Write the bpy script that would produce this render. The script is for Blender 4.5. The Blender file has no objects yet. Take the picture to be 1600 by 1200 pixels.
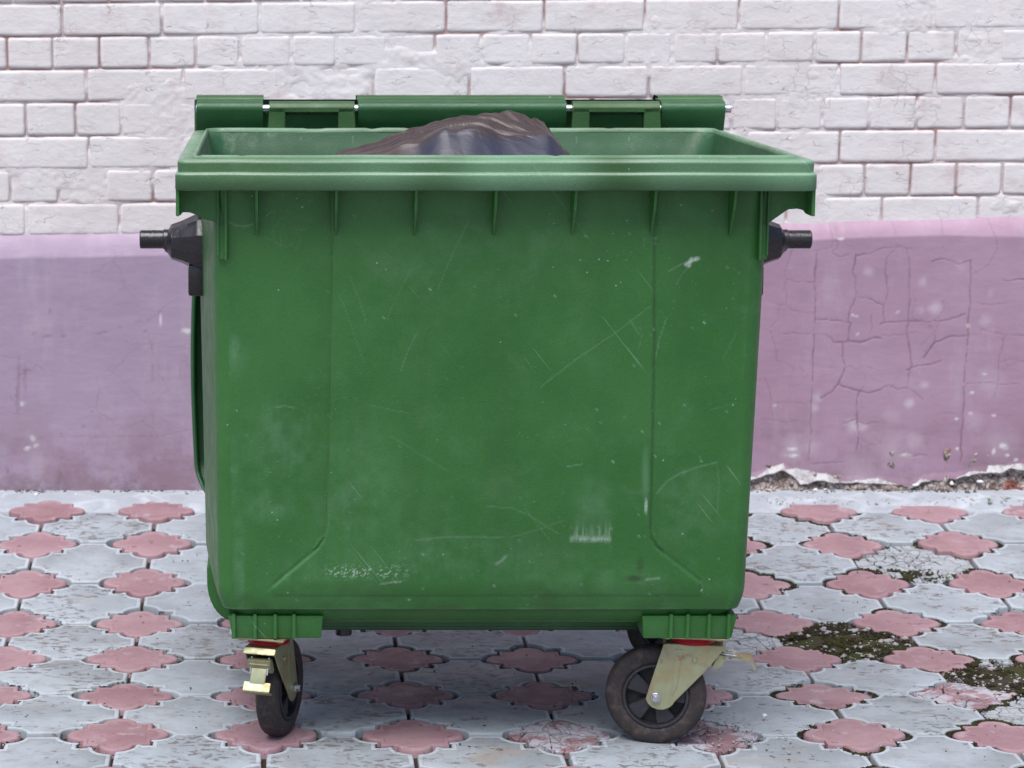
import bpy, bmesh, math, random
import numpy as np
from mathutils import Vector, Matrix, Euler
random.seed(7); RNG = np.random.default_rng(7)
sc = bpy.context.scene
COL = sc.collection
R = math.radians

# ------------------------------------------------------------------ camera
TH = math.atan(0.2)
cam = bpy.data.cameras.new('camera'); camo = bpy.data.objects.new('camera', cam); COL.objects.link(camo)
camo.location = (0, -4.95, 1.728); camo.rotation_euler = (math.pi/2-TH, 0, 0)
cam.sensor_width = 36; cam.lens = 90; cam.shift_x = 0.23125; cam.clip_end = 500
cam.dof.use_dof = True; cam.dof.focus_distance = 4.95; cam.dof.aperture_fstop = 9
sc.camera = camo
# ------------------------------------------------------------------ light
w = bpy.data.worlds.new('World'); sc.world = w; w.use_nodes = True
nt = w.node_tree; nt.nodes.clear()
sky = nt.nodes.new('ShaderNodeTexSky'); sky.sky_type = 'NISHITA'; sky.sun_disc = False
SUN_EL, SUN_AZ = 66, 202      # azimuth: clockwise from +Y (sun behind the camera, a little left)
sky.sun_elevation = R(SUN_EL); sky.sun_rotation = R(SUN_AZ); sky.air_density = 1.0; sky.dust_density = 2.0; sky.ozone_density = 1.2
bg = nt.nodes.new('ShaderNodeBackground'); bg.inputs[1].default_value = 0.100
wo = nt.nodes.new('ShaderNodeOutputWorld'); nt.links.new(sky.outputs[0], bg.inputs[0]); nt.links.new(bg.outputs[0], wo.inputs[0])
sl = bpy.data.lights.new('sun', 'SUN'); sl.energy = 2.5; sl.angle = R(45); sl.color = (1, .965, .935)
so = bpy.data.objects.new('sun', sl); COL.objects.link(so)
so.rotation_euler = (R(90-SUN_EL), 0, R(180-SUN_AZ)); so.location = (0, -6, 8)
sc.view_settings.view_transform = 'Standard'; sc.view_settings.look = 'None'
sc.view_settings.exposure = 0.83; sc.view_settings.gamma = 1; sc.view_settings.use_curve_mapping = False

# ------------------------------------------------------------------ photo <-> place measuring helpers
F = 4000.; H = 1.728; D = 4.95
def on_y(x, y, Y):
    a = (x-430)/F; b = -(y-600)/F
    dy = math.cos(TH)+b*math.sin(TH); dz = -math.sin(TH)+b*math.cos(TH); t = (Y+D)/dy
    return a*t, H+dz*t
def on_z(x, y, z=0.):
    a = (x-430)/F; b = -(y-600)/F
    dy = math.cos(TH)+b*math.sin(TH); dz = -math.sin(TH)+b*math.cos(TH); t = (z-H)/dz
    return a*t, dy*t-D
def measure(X, Y, Z):
    zc = (Y+D)*math.cos(TH)+(H-Z)*math.sin(TH); u = (Y+D)*math.sin(TH)-(H-Z)*math.cos(TH)
    return 430+F*X/zc, 600-F*u/zc

# ------------------------------------------------------------------ noise
def _h(ix, iy, s):
    n = (ix.astype(np.int64)*374761393 + iy.astype(np.int64)*668265263 + s*974711) & 0x7fffffff
    n = ((n ^ (n >> 13))*1274126177) & 0x7fffffff
    return ((n ^ (n >> 16)) & 0xffff)/65535.
def vn(x, y, s=0):
    x = np.asarray(x, float); y = np.asarray(y, float)
    ix = np.floor(x); iy = np.floor(y); fx = x-ix; fy = y-iy
    fx = fx*fx*(3-2*fx); fy = fy*fy*(3-2*fy)
    a = _h(ix, iy, s); b = _h(ix+1, iy, s); c = _h(ix, iy+1, s); d = _h(ix+1, iy+1, s)
    return (a*(1-fx)+b*fx)*(1-fy)+(c*(1-fx)+d*fx)*fy
def fbm(x, y, s=0, o=4):
    r = 0; a = .5; t = 0
    for i in range(o):
        r = r+a*vn(np.asarray(x)*2**i, np.asarray(y)*2**i, s+i*17); t += a; a *= .55
    return r/t
def sst(a, b, x):
    t = np.clip((x-a)/(b-a), 0, 1); return t*t*(3-2*t)
def seg_dist(px, py, pts):
    d = np.full(px.shape, 1e9)
    for (x0, y0), (x1, y1) in zip(pts[:-1], pts[1:]):
        dx, dy = x1-x0, y1-y0; L = dx*dx+dy*dy+1e-9
        t = np.clip(((px-x0)*dx+(py-y0)*dy)/L, 0, 1)
        d = np.minimum(d, np.hypot(px-(x0+t*dx), py-(y0+t*dy)))
    return d

# ------------------------------------------------------------------ node helper
class NT:
    def __init__(s, name):
        s.m = bpy.data.materials.new(name); s.m.use_nodes = True; s.t = s.m.node_tree
        s.b = s.t.nodes['Principled BSDF']; s.b.inputs['Roughness'].default_value = .6
    def n(s, ty, **k):
        nd = s.t.nodes.new(ty)
        for a, v in k.items(): setattr(nd, a, v)
        return nd
    def put(s, sock, v):
        if hasattr(v, 'is_output'): s.t.links.new(v, sock)
        elif v is not None: sock.default_value = v if not (isinstance(v, tuple) and len(v) == 3 and sock.type == 'RGBA') else (*v, 1)
    def pos(s): return s.n('ShaderNodeNewGeometry').outputs['Position']
    def obj(s): return s.n('ShaderNodeTexCoord').outputs['Object']
    def rnd(s): return s.n('ShaderNodeObjectInfo').outputs['Random']
    def attr(s, a): return s.n('ShaderNodeAttribute', attribute_name=a).outputs['Fac']
    def scale(s, v, x, y, z, off=None):
        m = s.n('ShaderNodeMapping'); s.put(m.inputs[0], v); m.inputs['Scale'].default_value = (x, y, z)
        if off is not None: s.put(m.inputs['Location'], off)
        return m.outputs[0]
    def rot(s, v, rx, ry, rz, sx=1, sy=1, sz=1):
        m = s.n('ShaderNodeMapping'); s.put(m.inputs[0], v); m.inputs['Rotation'].default_value = (rx, ry, rz)
        m2 = s.n('ShaderNodeMapping'); s.put(m2.inputs[0], m.outputs[0]); m2.inputs['Scale'].default_value = (sx, sy, sz)
        return m2.outputs[0]
    def noise(s, v, sc_, det=4, rough=.55, dist=0):
        n = s.n('ShaderNodeTexNoise'); s.put(n.inputs['Vector'], v); n.inputs['Scale'].default_value = sc_
        n.inputs['Detail'].default_value = det; n.inputs['Roughness'].default_value = rough; n.inputs['Distortion'].default_value = dist
        return n.outputs[0]
    def voro(s, v, sc_, feat='F1', out=0, rand=1):
        n = s.n('ShaderNodeTexVoronoi', feature=feat); s.put(n.inputs['Vector'], v); n.inputs['Scale'].default_value = sc_
        n.inputs['Randomness'].default_value = rand
        return n.outputs[out]
    def ramp(s, v, a, b, lo=0., hi=1.):
        n = s.n('ShaderNodeMapRange', interpolation_type='SMOOTHSTEP'); s.put(n.inputs[0], v)
        for i, q in enumerate((a, b, lo, hi)): s.put(n.inputs[i+1], q)
        return n.outputs[0]
    def math(s, op, a, b=None, cl=False):
        n = s.n('ShaderNodeMath', operation=op, use_clamp=cl); s.put(n.inputs[0], a); s.put(n.inputs[1], b); return n.outputs[0]
    def mul(s, a, b): return s.math('MULTIPLY', a, b)
    def add(s, a, b): return s.math('ADD', a, b)
    def mix(s, f, a, b, mode='MIX'):
        n = s.n('ShaderNodeMix', data_type='RGBA', blend_type=mode); s.put(n.inputs[0], f); s.put(n.inputs[6], a); s.put(n.inputs[7], b)
        return n.outputs[2]
    def warp(s, v, sc_, amt):
        n = s.n('ShaderNodeTexNoise'); s.put(n.inputs['Vector'], v); n.inputs['Scale'].default_value = sc_
        m = s.n('ShaderNodeVectorMath', operation='MULTIPLY_ADD'); s.put(m.inputs[0], n.outputs[1]); m.inputs[1].default_value = (amt,)*3; s.put(m.inputs[2], v)
        return m.outputs[0]
    def bump(s, h, dist=.001, st=1., prev=None):
        n = s.n('ShaderNodeBump'); s.put(n.inputs['Height'], h); n.inputs['Distance'].default_value = dist; n.inputs['Strength'].default_value = st
        if prev is not None: s.put(n.inputs['Normal'], prev)
        return n.outputs[0]
    def out(s, col, rough=None, nrm=None, metal=None, spec=None):
        s.put(s.b.inputs['Base Color'], col); s.put(s.b.inputs['Roughness'], rough)
        if nrm is not None: s.put(s.b.inputs['Normal'], nrm)
        s.put(s.b.inputs['Metallic'], metal); s.put(s.b.inputs['Specular IOR Level'], spec)
        return s.m

M = {}
def m_green(name, base, base2, chalk, flecks=True, rough=.43):
    n = NT(name); p = n.obj(); pw = n.pos()
    c = n.mix(n.ramp(n.noise(p, 3.2, 5, .6), .35, .68), base, base2)
    c = n.mix(n.mul(n.ramp(n.noise(n.warp(p, 4, .15), 9, 6, .7), .5, .78), .28), c, chalk)
    if flecks:
        f = n.ramp(n.noise(n.rot(p, 0, R(24), 0, 1, 1, 3.2), 125, 2, .5), .715, .78)
        f = n.mul(f, n.ramp(n.noise(p, 5, 3), .38, .62))
        c = n.mix(n.mul(f, .5), c, (.42, .55, .42))
        d = n.ramp(n.voro(p, 38), .085, .05); d = n.mul(d, n.ramp(n.noise(p, 17, 1), .58, .62))
        c = n.mix(n.mul(d, .45), c, (.45, .55, .48))
        s1 = n.ramp(n.noise(n.rot(p, 0, R(-52), 0, .35, 1, 24), 9, 2, .4), .71, .74)
        s1 = n.mul(s1, n.ramp(n.noise(p, 7, 2), .5, .6))
        c = n.mix(n.mul(s1, .22), c, (.35, .5, .37))
    c = n.mix(n.attr('wear'), c, (.60, .70, .62))
    c = n.mix(n.attr('haze_mark'), c, (.17, .33, .20))
    c = n.mix(n.attr('stain_seam'), c, (.02, .035, .015))
    c = n.mix(n.ramp(n.noise(p, 260, 3, .7), .3, .7, 0., .30), c, n.mix(.5, c, (.0, .03, .0)))
    b = n.bump(n.noise(p, 300, 3, .7), .0009, .7)
    b = n.bump(n.noise(p, 14, 3), .003, .25, b)
    r = n.ramp(n.noise(p, 20, 4), .3, .7, rough-.06, rough+.1)
    return n.out(c, r, b, spec=.42)
M['body'] = m_green('body_green_plastic', (.024, .119, .021), (.037, .150, .032), (.11, .22, .11))
M['rim'] = m_green('rim_green_plastic', (.022, .074, .019), (.038, .100, .030), (.11, .18, .095), rough=.42)
M['lid'] = m_green('lid_green_plastic', (.014, .072, .022), (.022, .098, .034), (.08, .17, .1), False, .38)
M['inner'] = m_green('inner_green_plastic', (.014, .068, .024), (.026, .098, .040), (.40, .52, .42), False, .5)

def m_simple(name, col, rough, metal=0., var=.25, sc_=30, bump=.0004, spec=.5, col2=None, dist=1.):
    n = NT(name); p = n.obj()
    dark = tuple(v*(1-var) for v in col)
    c = n.mix(n.noise(p, sc_, 5, .65), dark, col)
    if col2: c = n.mix(n.ramp(n.noise(p, sc_*.6, 5, .68, dist), .46, .72), c, col2)
    return n.out(c, n.ramp(n.noise(p, sc_*2, 3), .3, .7, max(.05, rough-.08), rough+.1), n.bump(n.noise(p, sc_*6, 3), bump, .6), metal, spec)
M['black_plastic'] = m_simple('black_plastic', (.012, .010, .014), .28, sc_=20, bump=.001, col2=(.028, .018, .024))
M['tyre'] = m_simple('worn_rubber', (.026, .020, .021), .72, sc_=75, bump=.0012, col2=(.070, .048, .040), dist=0.)
M['hub'] = m_simple('hub_plastic', (.020, .019, .026), .45, sc_=70, bump=.0004, col2=(.036, .034, .042))
M['red'] = m_simple('red_ring_plastic', (.42, .008, .02), .4)
M['steel'] = m_simple('bright_steel', (.62, .62, .66), .28, 1., sc_=60)
M['hole'] = m_simple('hole_black', (.012, .011, .012), .7)  # near black colour that paints in the shade inside holes
def m_zinc():
    n = NT('yellow_zinc_steel'); p = n.obj()
    c = n.mix(n.ramp(n.noise(n.warp(p, 20, .03), 16, 3), .38, .62), (.36, .31, .17), (.36, .38, .24))
    c = n.mix(n.ramp(n.noise(n.scale(p, 1.4, 1.4, .5), 13, 3), .46, .74), c, (.25, .155, .15))
    c = n.mix(n.ramp(n.noise(n.scale(p, 1, 1, 1, (3, 1, 2)), 45, 5), .6, .75), c, (.3, .2, .12))
    return n.out(c, n.ramp(n.noise(p, 60, 4), .3, .7, .36, .58), n.bump(n.noise(p, 90, 3), .0006, .5), .72)
M['zinc'] = m_zinc()
def m_bag():
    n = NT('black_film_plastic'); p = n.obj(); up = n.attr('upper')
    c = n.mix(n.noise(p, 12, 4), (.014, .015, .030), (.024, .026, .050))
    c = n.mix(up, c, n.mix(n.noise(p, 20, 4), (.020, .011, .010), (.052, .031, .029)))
    h = n.noise(n.warp(n.rot(p, 0, 0, R(25), 2.5, 7, 7), 5, .3), 5, 4, .5)
    n.b.inputs['Coat Weight'].default_value = .08; n.b.inputs['Coat Roughness'].default_value = .10
    return n.out(c, n.ramp(up, 0, 1, .46, .45), n.bump(h, .004, .4), spec=.45)
M['bag'] = m_bag()

PAINT = (.60, .555, .55)
def m_brick(mortar=False):
    n = NT('painted_mortar' if mortar else 'painted_brick'); p = n.pos()
    c = n.mix(n.ramp(n.noise(p, 2.1, 4), .3, .7), PAINT, (.66, .63, .625))
    c = n.mix(n.ramp(n.noise(p, 9, 5, .7), .5, .75), c, (.55, .47, .465))
    if not mortar:
        c = n.mix(n.mul(n.rnd(), .3), c, (.67, .64, .635))
    st = n.scale(n.warp(p, 34, .035), .8, 1, 3.4)
    cr = n.ramp(n.voro(st, 15, 'DISTANCE_TO_EDGE'), .024, .004)
    cr = n.mul(cr, n.ramp(n.noise(n.scale(p, 1, 1, 1.5), 13, 4, .6), .53, .66))
    cr2 = n.ramp(n.voro(n.warp(p, 40, .02), 30, 'DISTANCE_TO_EDGE'), .03, .01)
    cr2 = n.mul(cr2, n.ramp(n.noise(n.scale(p, 1, 1, 1, (4, 2, 1)), 6, 3), .60, .68))
    crk = n.math('MAXIMUM', cr, n.mul(cr2, .5))
    c = n.mix(n.mul(crk, .34), c, (.36, .26, .25))
    pits = n.mul(n.ramp(n.noise(p, 130, 3, .6), .69, .75), n.ramp(n.noise(p, 7, 3), .5, .65))
    c = n.mix(n.mul(pits, .45), c, (.33, .23, .23))
    c = n.mix(n.attr('dirt'), c, (.35, .215, .20))
    c = n.mix(n.attr('bare'), c, (.30, .10, .065))
    h = n.add(n.mul(crk, -.8), n.mul(n.noise(n.scale(p, 1, 1, 1.7), 18, 8, .68), .9))
    return n.out(c, .78, n.bump(h, .0040, .8), spec=.3)
M['brick'] = m_brick(); M['mortar'] = m_brick(True)
def m_plinth():
    n = NT('lilac_painted_plaster'); p = n.pos()
    sx = n.n('ShaderNodeSeparateXYZ'); n.put(sx.inputs[0], p)
    side = n.ramp(sx.outputs[0], .35, 1.25)
    a = n.mix(n.ramp(n.noise(p, 1.7, 5, .6), .35, .7), (.305, .228, .312), (.350, .268, .358))
    b = n.mix(n.ramp(n.noise(p, 2.4, 5, .6), .35, .68), (.318, .200, .272), (.362, .240, .318))
    c = n.mix(side, a, b)
    c = n.mix(n.mul(n.ramp(n.noise(n.scale(p, 2, 1, .5), 7, 6, .7), .5, .75), .5), c, (.40, .32, .375))
    lo = n.math('MULTIPLY', n.ramp(sx.outputs[2], .34, .05), n.ramp(n.noise(p, 5, 5, .65), .36, .62))
    sp2 = n.math('MULTIPLY', n.ramp(sx.outputs[2], .10, .015), n.ramp(n.noise(p, 30, 6, .75), .38, .6))
    c = n.mix(n.mul(sp2, .65), c, (.15, .11, .11))
    c = n.mix(n.mul(lo, .9), c, (.23, .145, .185))
    sp = n.mul(n.ramp(n.voro(p, 16), .10, .05), n.ramp(n.noise(p, 8, 2), .62, .66))
    c = n.mix(n.mul(sp, .6), c, (.26, .15, .18))
    c = n.mix(n.attr('pale'), c, (.47, .39, .45))
    c = n.mix(n.mul(n.attr('crack'), .8), c, (.15, .08, .10))
    fc = n.ramp(n.voro(n.warp(p, 25, .04), 9, 'DISTANCE_TO_EDGE'), .012, .002); fc = n.mul(fc, n.ramp(n.noise(p, 4, 3), .5, .62))
    c = n.mix(n.mul(fc, .35), c, (.16, .09, .11))
    c = n.mix(n.attr('bare'), c, n.mix(n.ramp(n.noise(p, 45, 5, .7), .4, .65), (.62, .60, .60), (.38, .34, .33)))
    h = n.noise(p, 30, 6, .65); h2 = n.noise(n.scale(p, .7, 1, 2), 9, 4)
    return n.out(c, n.ramp(n.noise(p, 9, 3), .3, .7, .5, .66), n.bump(h2, .006, .35, n.bump(h, .0015, .45)), spec=.4)
M['plinth'] = m_plinth()
def m_rubble():
    n = NT('crumbled_plaster_and_brick'); p = n.pos()
    c = n.mix(n.ramp(n.noise(p, 26, 5, .7), .42, .6), (.24, .19, .17), (.50, .43, .41))
    c = n.mix(n.ramp(n.noise(n.scale(p, 1, 1, 1, (2, 0, 5)), 10, 4), .57, .66), c, (.34, .12, .085))
    c = n.mix(n.ramp(n.voro(p, 60, 'DISTANCE_TO_EDGE'), .08, .02), c, (.08, .06, .05))
    return n.out(c, .9, n.bump(n.noise(p, 110, 5, .7), .004, 1.), spec=.2)
M['rubble'] = m_rubble()
def m_tile(kind):
    n = NT({'grey': 'grey_concrete_tile', 'pink': 'pink_concrete_tile', 'crackedgrey': 'cracked_grey_concrete', 'crackedpink': 'cracked_pink_concrete'}[kind]); p = n.pos(); r = n.rnd()
    off = n.n('ShaderNodeCombineXYZ'); n.put(off.inputs[0], n.mul(r, 40.)); n.put(off.inputs[1], n.mul(r, 17.))
    q = n.scale(p, 1, 1, 1, off.outputs[0])
    pink = 'pink' in kind
    if pink:
        c = n.mix(n.ramp(n.noise(q, 6, 5, .6), .35, .65), (.205, .112, .128), (.275, .172, .190))
        c = n.mix(n.mul(n.ramp(n.noise(q, 16, 6, .7), .56, .72), .6), c, (.40, .37, .40))
        c = n.mix(n.mul(r, .35), c, (.35, .235, .26))
    else:
        c = n.mix(n.ramp(n.noise(q, 5, 5, .62), .35, .65), (.200, .222, .240), (.290, .320, .350))
        c = n.mix(n.mul(n.ramp(n.noise(q, 15, 6, .7), .52, .72), .55), c, (.215, .205, .20))
        c = n.mix(n.mul(r, .4), c, (.32, .365, .41))
        c = n.mix(n.mul(n.ramp(n.noise(p, 3.3, 3), .62, .74), .5), c, (.26, .20, .14))
    amt = n.ramp(n.math('FRACT', n.mul(r, 7.31)), .1, .9, .64, .55) if not pink else .65
    pit = n.noise(n.scale(q, .75, 1.25, 1), 56, 4, .62)
    pm = n.math('MULTIPLY', n.ramp(n.math('SUBTRACT', pit, amt), .0, .03), n.ramp(n.noise(q, 9, 3), .40, .58))
    sh = n.mul(n.ramp(n.noise(n.scale(q, .8, 1.2, 1), 21, 6, .75), .50, .66), .45); c = n.mix(sh, c, (.20, .18, .17) if not pink else (.24, .13, .14))
    c = n.mix(n.mul(pm, .8), c, (.125, .105, .10) if not pink else (.17, .07, .08))
    c = n.mix(n.mul(n.attr('rimline'), .35 if not pink else .15), c, (.48, .52, .57) if not pink else (.42, .28, .30))
    h = n.add(n.mul(pm, -1.4), n.mul(n.noise(q, 60, 6, .65), .9))
    if 'cracked' in kind:
        vd = n.voro(n.warp(p, 30, .035), 34, 'DISTANCE_TO_EDGE'); ck = n.ramp(vd, .05, .01)
        ck2 = n.mul(n.ramp(n.voro(n.warp(p, 18, .05), 12, 'DISTANCE_TO_EDGE'), .03, .004), .6)
        ck = n.math('MAXIMUM', n.mul(ck, n.ramp(n.noise(p, 7, 3), .35, .6)), ck2)
        if pink:
            c = n.mix(n.ramp(n.noise(n.warp(p, 14, .08), 15, 4), .46, .54), c, (.36, .35, .39))
        else: c = n.mix(.35, c, (.38, .40, .42))
        c = n.mix(n.mul(ck, .6), c, (.12, .10, .095))
        h = n.add(h, n.mul(ck, -2.5))
    return n.out(c, n.ramp(n.noise(q, 30, 3), .3, .7, .55, .8), n.bump(h, .0022, .8), spec=.4)
for k in ('grey', 'pink', 'crackedgrey', 'crackedpink'): M[k] = m_tile(k)
def m_soil():
    n = NT('damp_soil'); p = n.pos()
    c = n.mix(n.noise(p, 60, 6, .7), (.022, .017, .014), (.075, .055, .043))
    sx = n.n('ShaderNodeSeparateXYZ'); n.put(sx.inputs[0], p)
    g = n.mul(n.ramp(n.noise(p, 12, 4), .42, .58), n.ramp(sx.outputs[0], .9, 1.3, .25, 1.))
    c = n.mix(g, c, n.mix(n.noise(p, 200, 2), (.022, .026, .009), (.06, .065, .02)))
    return n.out(c, .95, n.bump(n.noise(p, 240, 4, .7), .004, 1.), spec=.15)
M['soil'] = m_soil()
def m_moss():
    n = NT('moss'); p = n.pos()
    c = n.mix(n.ramp(n.noise(p, 40, 4), .4, .65), (.026, .020, .013), (.042, .043, .015))
    return n.out(c, .95, None, spec=.1)
M['moss'] = m_moss()
M['leaf'] = m_simple('weed_leaf', (.10, .20, .035), .55, var=.4, sc_=80, col2=(.22, .24, .06))
M['dryleaf'] = m_simple('dry_leaf', (.28, .15, .06), .7, var=.5, sc_=80)
M['stone'] = m_simple('small_stone', (.40, .38, .38), .8, var=.5, sc_=90, bump=.002)
M['chip'] = m_simple('white_plaster_chip', (.68, .67, .69), .8, var=.15, sc_=60, bump=.001)
M['concrete'] = m_simple('pale_concrete', (.36, .39, .43), .8, var=.35, sc_=14, bump=.0012, spec=.2, col2=(.42, .45, .49))
M['ground'] = m_simple('grey_ground', (.30, .29, .30), .85, var=.3, sc_=3, bump=.01)

# ------------------------------------------------------------------ mesh helpers
def link(name, me, mats, parent=None, smooth=False):
    o = bpy.data.objects.new(name, me); COL.objects.link(o)
    for m in (mats if isinstance(mats, (list, tuple)) else [mats]): me.materials.append(m)
    if smooth: me.polygons.foreach_set('use_smooth', [True]*len(me.polygons))
    if parent: o.parent = parent
    return o
def mesh(name, v, f, mats, parent=None, smooth=False, sharp=None):
    me = bpy.data.meshes.new(name); me.from_pydata([tuple(q) for q in v], [], f); me.update()
    o = link(name, me, mats, parent, smooth)
    if sharp: auto(me, sharp)
    return o
def auto(me, ang):
    me.polygons.foreach_set('use_smooth', [True]*len(me.polygons))
    try: me.set_sharp_from_angle(angle=R(ang))
    except Exception: pass
def grid_faces(nr, nc, closed=False, flip=False):
    i = np.arange(nr-1)[:, None]; j = np.arange(nc if closed else nc-1)[None]
    j2 = (j+1) % nc
    a = i*nc+j; b = i*nc+j2; c = (i+1)*nc+j2; d = (i+1)*nc+j
    q = np.stack([a, b, c, d], -1).reshape(-1, 4)
    return q[:, ::-1] if flip else q
def npmesh(name, V, Q, mats, parent=None, smooth=True, attrs=None):
    me = bpy.data.meshes.new(name); V = np.ascontiguousarray(V, dtype=np.float32).reshape(-1, 3); Q = np.ascontiguousarray(Q, dtype=np.int32)
    me.vertices.add(len(V)); me.vertices.foreach_set('co', V.ravel())
    k = Q.shape[1]
    me.loops.add(Q.size); me.loops.foreach_set('vertex_index', Q.ravel())
    me.polygons.add(len(Q)); me.polygons.foreach_set('loop_start', np.arange(len(Q), dtype=np.int32)*k)
    me.update(calc_edges=True); me.validate()
    for a, val in (attrs or {}).items():
        at = me.attributes.new(a, 'FLOAT', 'POINT'); at.data.foreach_set('value', np.ascontiguousarray(val, dtype=np.float32).ravel())
    return link(name, me, mats, parent, smooth)
def bevbox(name, lo, hi, bev, mats, parent=None, seg=2, taper=None):
    bm = bmesh.new(); bmesh.ops.create_cube(bm, size=1)
    c = [(a+b)/2 for a, b in zip(lo, hi)]; s = [b-a for a, b in zip(lo, hi)]
    for v in bm.verts: v.co = Vector([c[i]+v.co[i]*s[i] for i in range(3)])
    if taper:
        for v in bm.verts: v.co = taper(v.co)
    if bev: bmesh.ops.bevel(bm, geom=bm.edges[:], offset=bev, segments=seg, affect='EDGES', profile=.6)
    me = bpy.data.meshes.new(name); bm.to_mesh(me); bm.free()
    o = link(name, me, mats, parent); auto(me, 40); return o
def cyl(name, p0, p1, r, mats, parent=None, n=20, r2=None, bev=.001, hexa=False):
    if hexa: n = 6
    p0 = Vector(p0); p1 = Vector(p1); ax = (p1-p0); L = ax.length; ax.normalize()
    q = ax.to_track_quat('Z', 'Y'); r2 = r if r2 is None else r2
    prof = [(0, 0), (r-bev, 0), (r, bev), (r2, L-bev), (r2-bev, L), (0, L)]
    V = []; Fc = []
    for (rr, z) in prof[1:-1]:
        for i in range(n):
            a = 2*math.pi*i/n; V.append(p0+q @ Vector((rr*math.cos(a), rr*math.sin(a), z)))
    for k in range(3):
        for i in range(n):
            j = (i+1) % n; Fc.append((k*n+i, k*n+j, (k+1)*n+j, (k+1)*n+i))
    Fc.append(tuple(range(n))[::-1]); Fc.append(tuple(range(3*n, 4*n)))
    return mesh(name, V, Fc, mats, parent, sharp=35)
def prism(pts, axis, lo, hi):
    """pts 2D polygon; axis = extrusion axis index"""
    n = len(pts); V = []
    for t in (lo, hi):
        for a, b in pts:
            V.append({0: (t, a, b), 1: (a, t, b), 2: (a, b, t)}[axis])
    Fc = [tuple(range(n)), tuple(range(2*n-1, n-1, -1))]
    Fc += [(i, i+n, (i+1) % n+n, (i+1) % n) for i in range(n)]
    return V, Fc
def prism_obj(name, pts, axis, lo, hi, mats, parent=None, bev=0., sharp=35):
    V, Fc = prism(pts, axis, lo, hi)
    bm = bmesh.new(); vs = [bm.verts.new(v) for v in V]
    for f in Fc: bm.faces.new([vs[i] for i in f])
    bmesh.ops.recalc_face_normals(bm, faces=bm.faces[:])
    if bev: bmesh.ops.bevel(bm, geom=bm.edges[:], offset=bev, segments=2, affect='EDGES', clamp_overlap=True)
    me = bpy.data.meshes.new(name); bm.to_mesh(me); bm.free()
    o = link(name, me, mats, parent); auto(me, sharp); return o
def empty(name, loc, parent=None):
    o = bpy.data.objects.new(name, None); COL.objects.link(o); o.location = loc; o.empty_display_size = .1
    if parent: o.parent = parent
    return o
def tag(o, label=None, cat=None, kind=None, group=None):
    if label: o['label'] = label
    if cat: o['category'] = cat
    if kind: o['kind'] = kind
    if group: o['group'] = group
    return o
def blobs(name, pts, sizes, mats, parent=None, flat=.7, jit=.35, kind='stuff', seed=1):
    """many small irregular stones in one mesh"""
    rg = np.random.default_rng(seed)
    bm = bmesh.new(); bmesh.ops.create_icosphere(bm, subdivisions=1, radius=1.)
    bv = np.array([v.co[:] for v in bm.verts]); bf = np.array([[v.index for v in f.verts] for f in bm.faces]); bm.free()
    N = len(pts); pts = np.asarray(pts, float); sizes = np.asarray(sizes, float)
    V = bv[None]*(1+jit*(rg.random((N, len(bv), 1))-.5)*2)
    V = V*(1+.5*(rg.random((N, 1, 3))-.5)); ang = rg.random(N)*6.28; c, s = np.cos(ang)[:, None], np.sin(ang)[:, None]
    x = V[..., 0]*c-V[..., 1]*s; y = V[..., 0]*s+V[..., 1]*c
    V = np.stack([x, y, V[..., 2]*flat], -1)*sizes[:, None, None]+pts[:, None]
    Q = (bf[None]+np.arange(N)[:, None, None]*len(bv)).reshape(-1, 3)
    o = npmesh(name, V, Q, mats, parent, smooth=False)
    if kind: o['kind'] = kind
    return o

# ------------------------------------------------------------------ ground level (the paving sags a little under the bin)
GY = np.array([-.3, .042, .342, .642, .942, 1.242, 1.542, 1.842, 2.1]); GZ = np.array([0, 0, -.0135, -.028, -.033, -.0195, .0035, .0115, .014])
def gz(y):
    y = np.asarray(y, float); e = .08
    return (np.interp(y-e, GY, GZ)+np.interp(y, GY, GZ)+np.interp(y+e, GY, GZ))/3

# ================================================================== SETTING
gnd = mesh('ground', [(-60, -60, -.075), (60, -60, -.075), (60, 40, -.075), (-60, 40, -.075)], [(0, 1, 2, 3)], M['ground']); gnd['kind'] = 'structure'
pave = empty('pavement', (0, 0, 0)); pave['kind'] = 'structure'
# bedding soil under the tiles
xs = np.concatenate([np.linspace(-5.2, -1, 30, endpoint=False), np.arange(-1, 2.6, .012), np.linspace(2.6, 6.6, 30)])
ys = np.concatenate([np.linspace(-5.4, -.4, 40, endpoint=False), np.arange(-.4, 2.06, .012)])
X, Y = np.meshgrid(xs, ys)
MISS = [(1.337, .792), (1.639, .492)]
z = gz(Y)-.017+.007*(fbm(X*30, Y*30, 3)-.5)+.004*(fbm(X*3, Y*3, 5)-.5)
for mx, my in MISS:
    q = sst(.16, .08, np.hypot(X-mx, Y-my)); z = z+q*(.010+.012*(fbm(X*22, Y*22, 8)-.45))
z[:, (xs < -1) | (xs > 2.6)] -= .006
o = npmesh('joint_soil', np.stack([X, Y, z], -1), grid_faces(len(ys), len(xs)), M['soil'], pave); o['kind'] = 'stuff'

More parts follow.
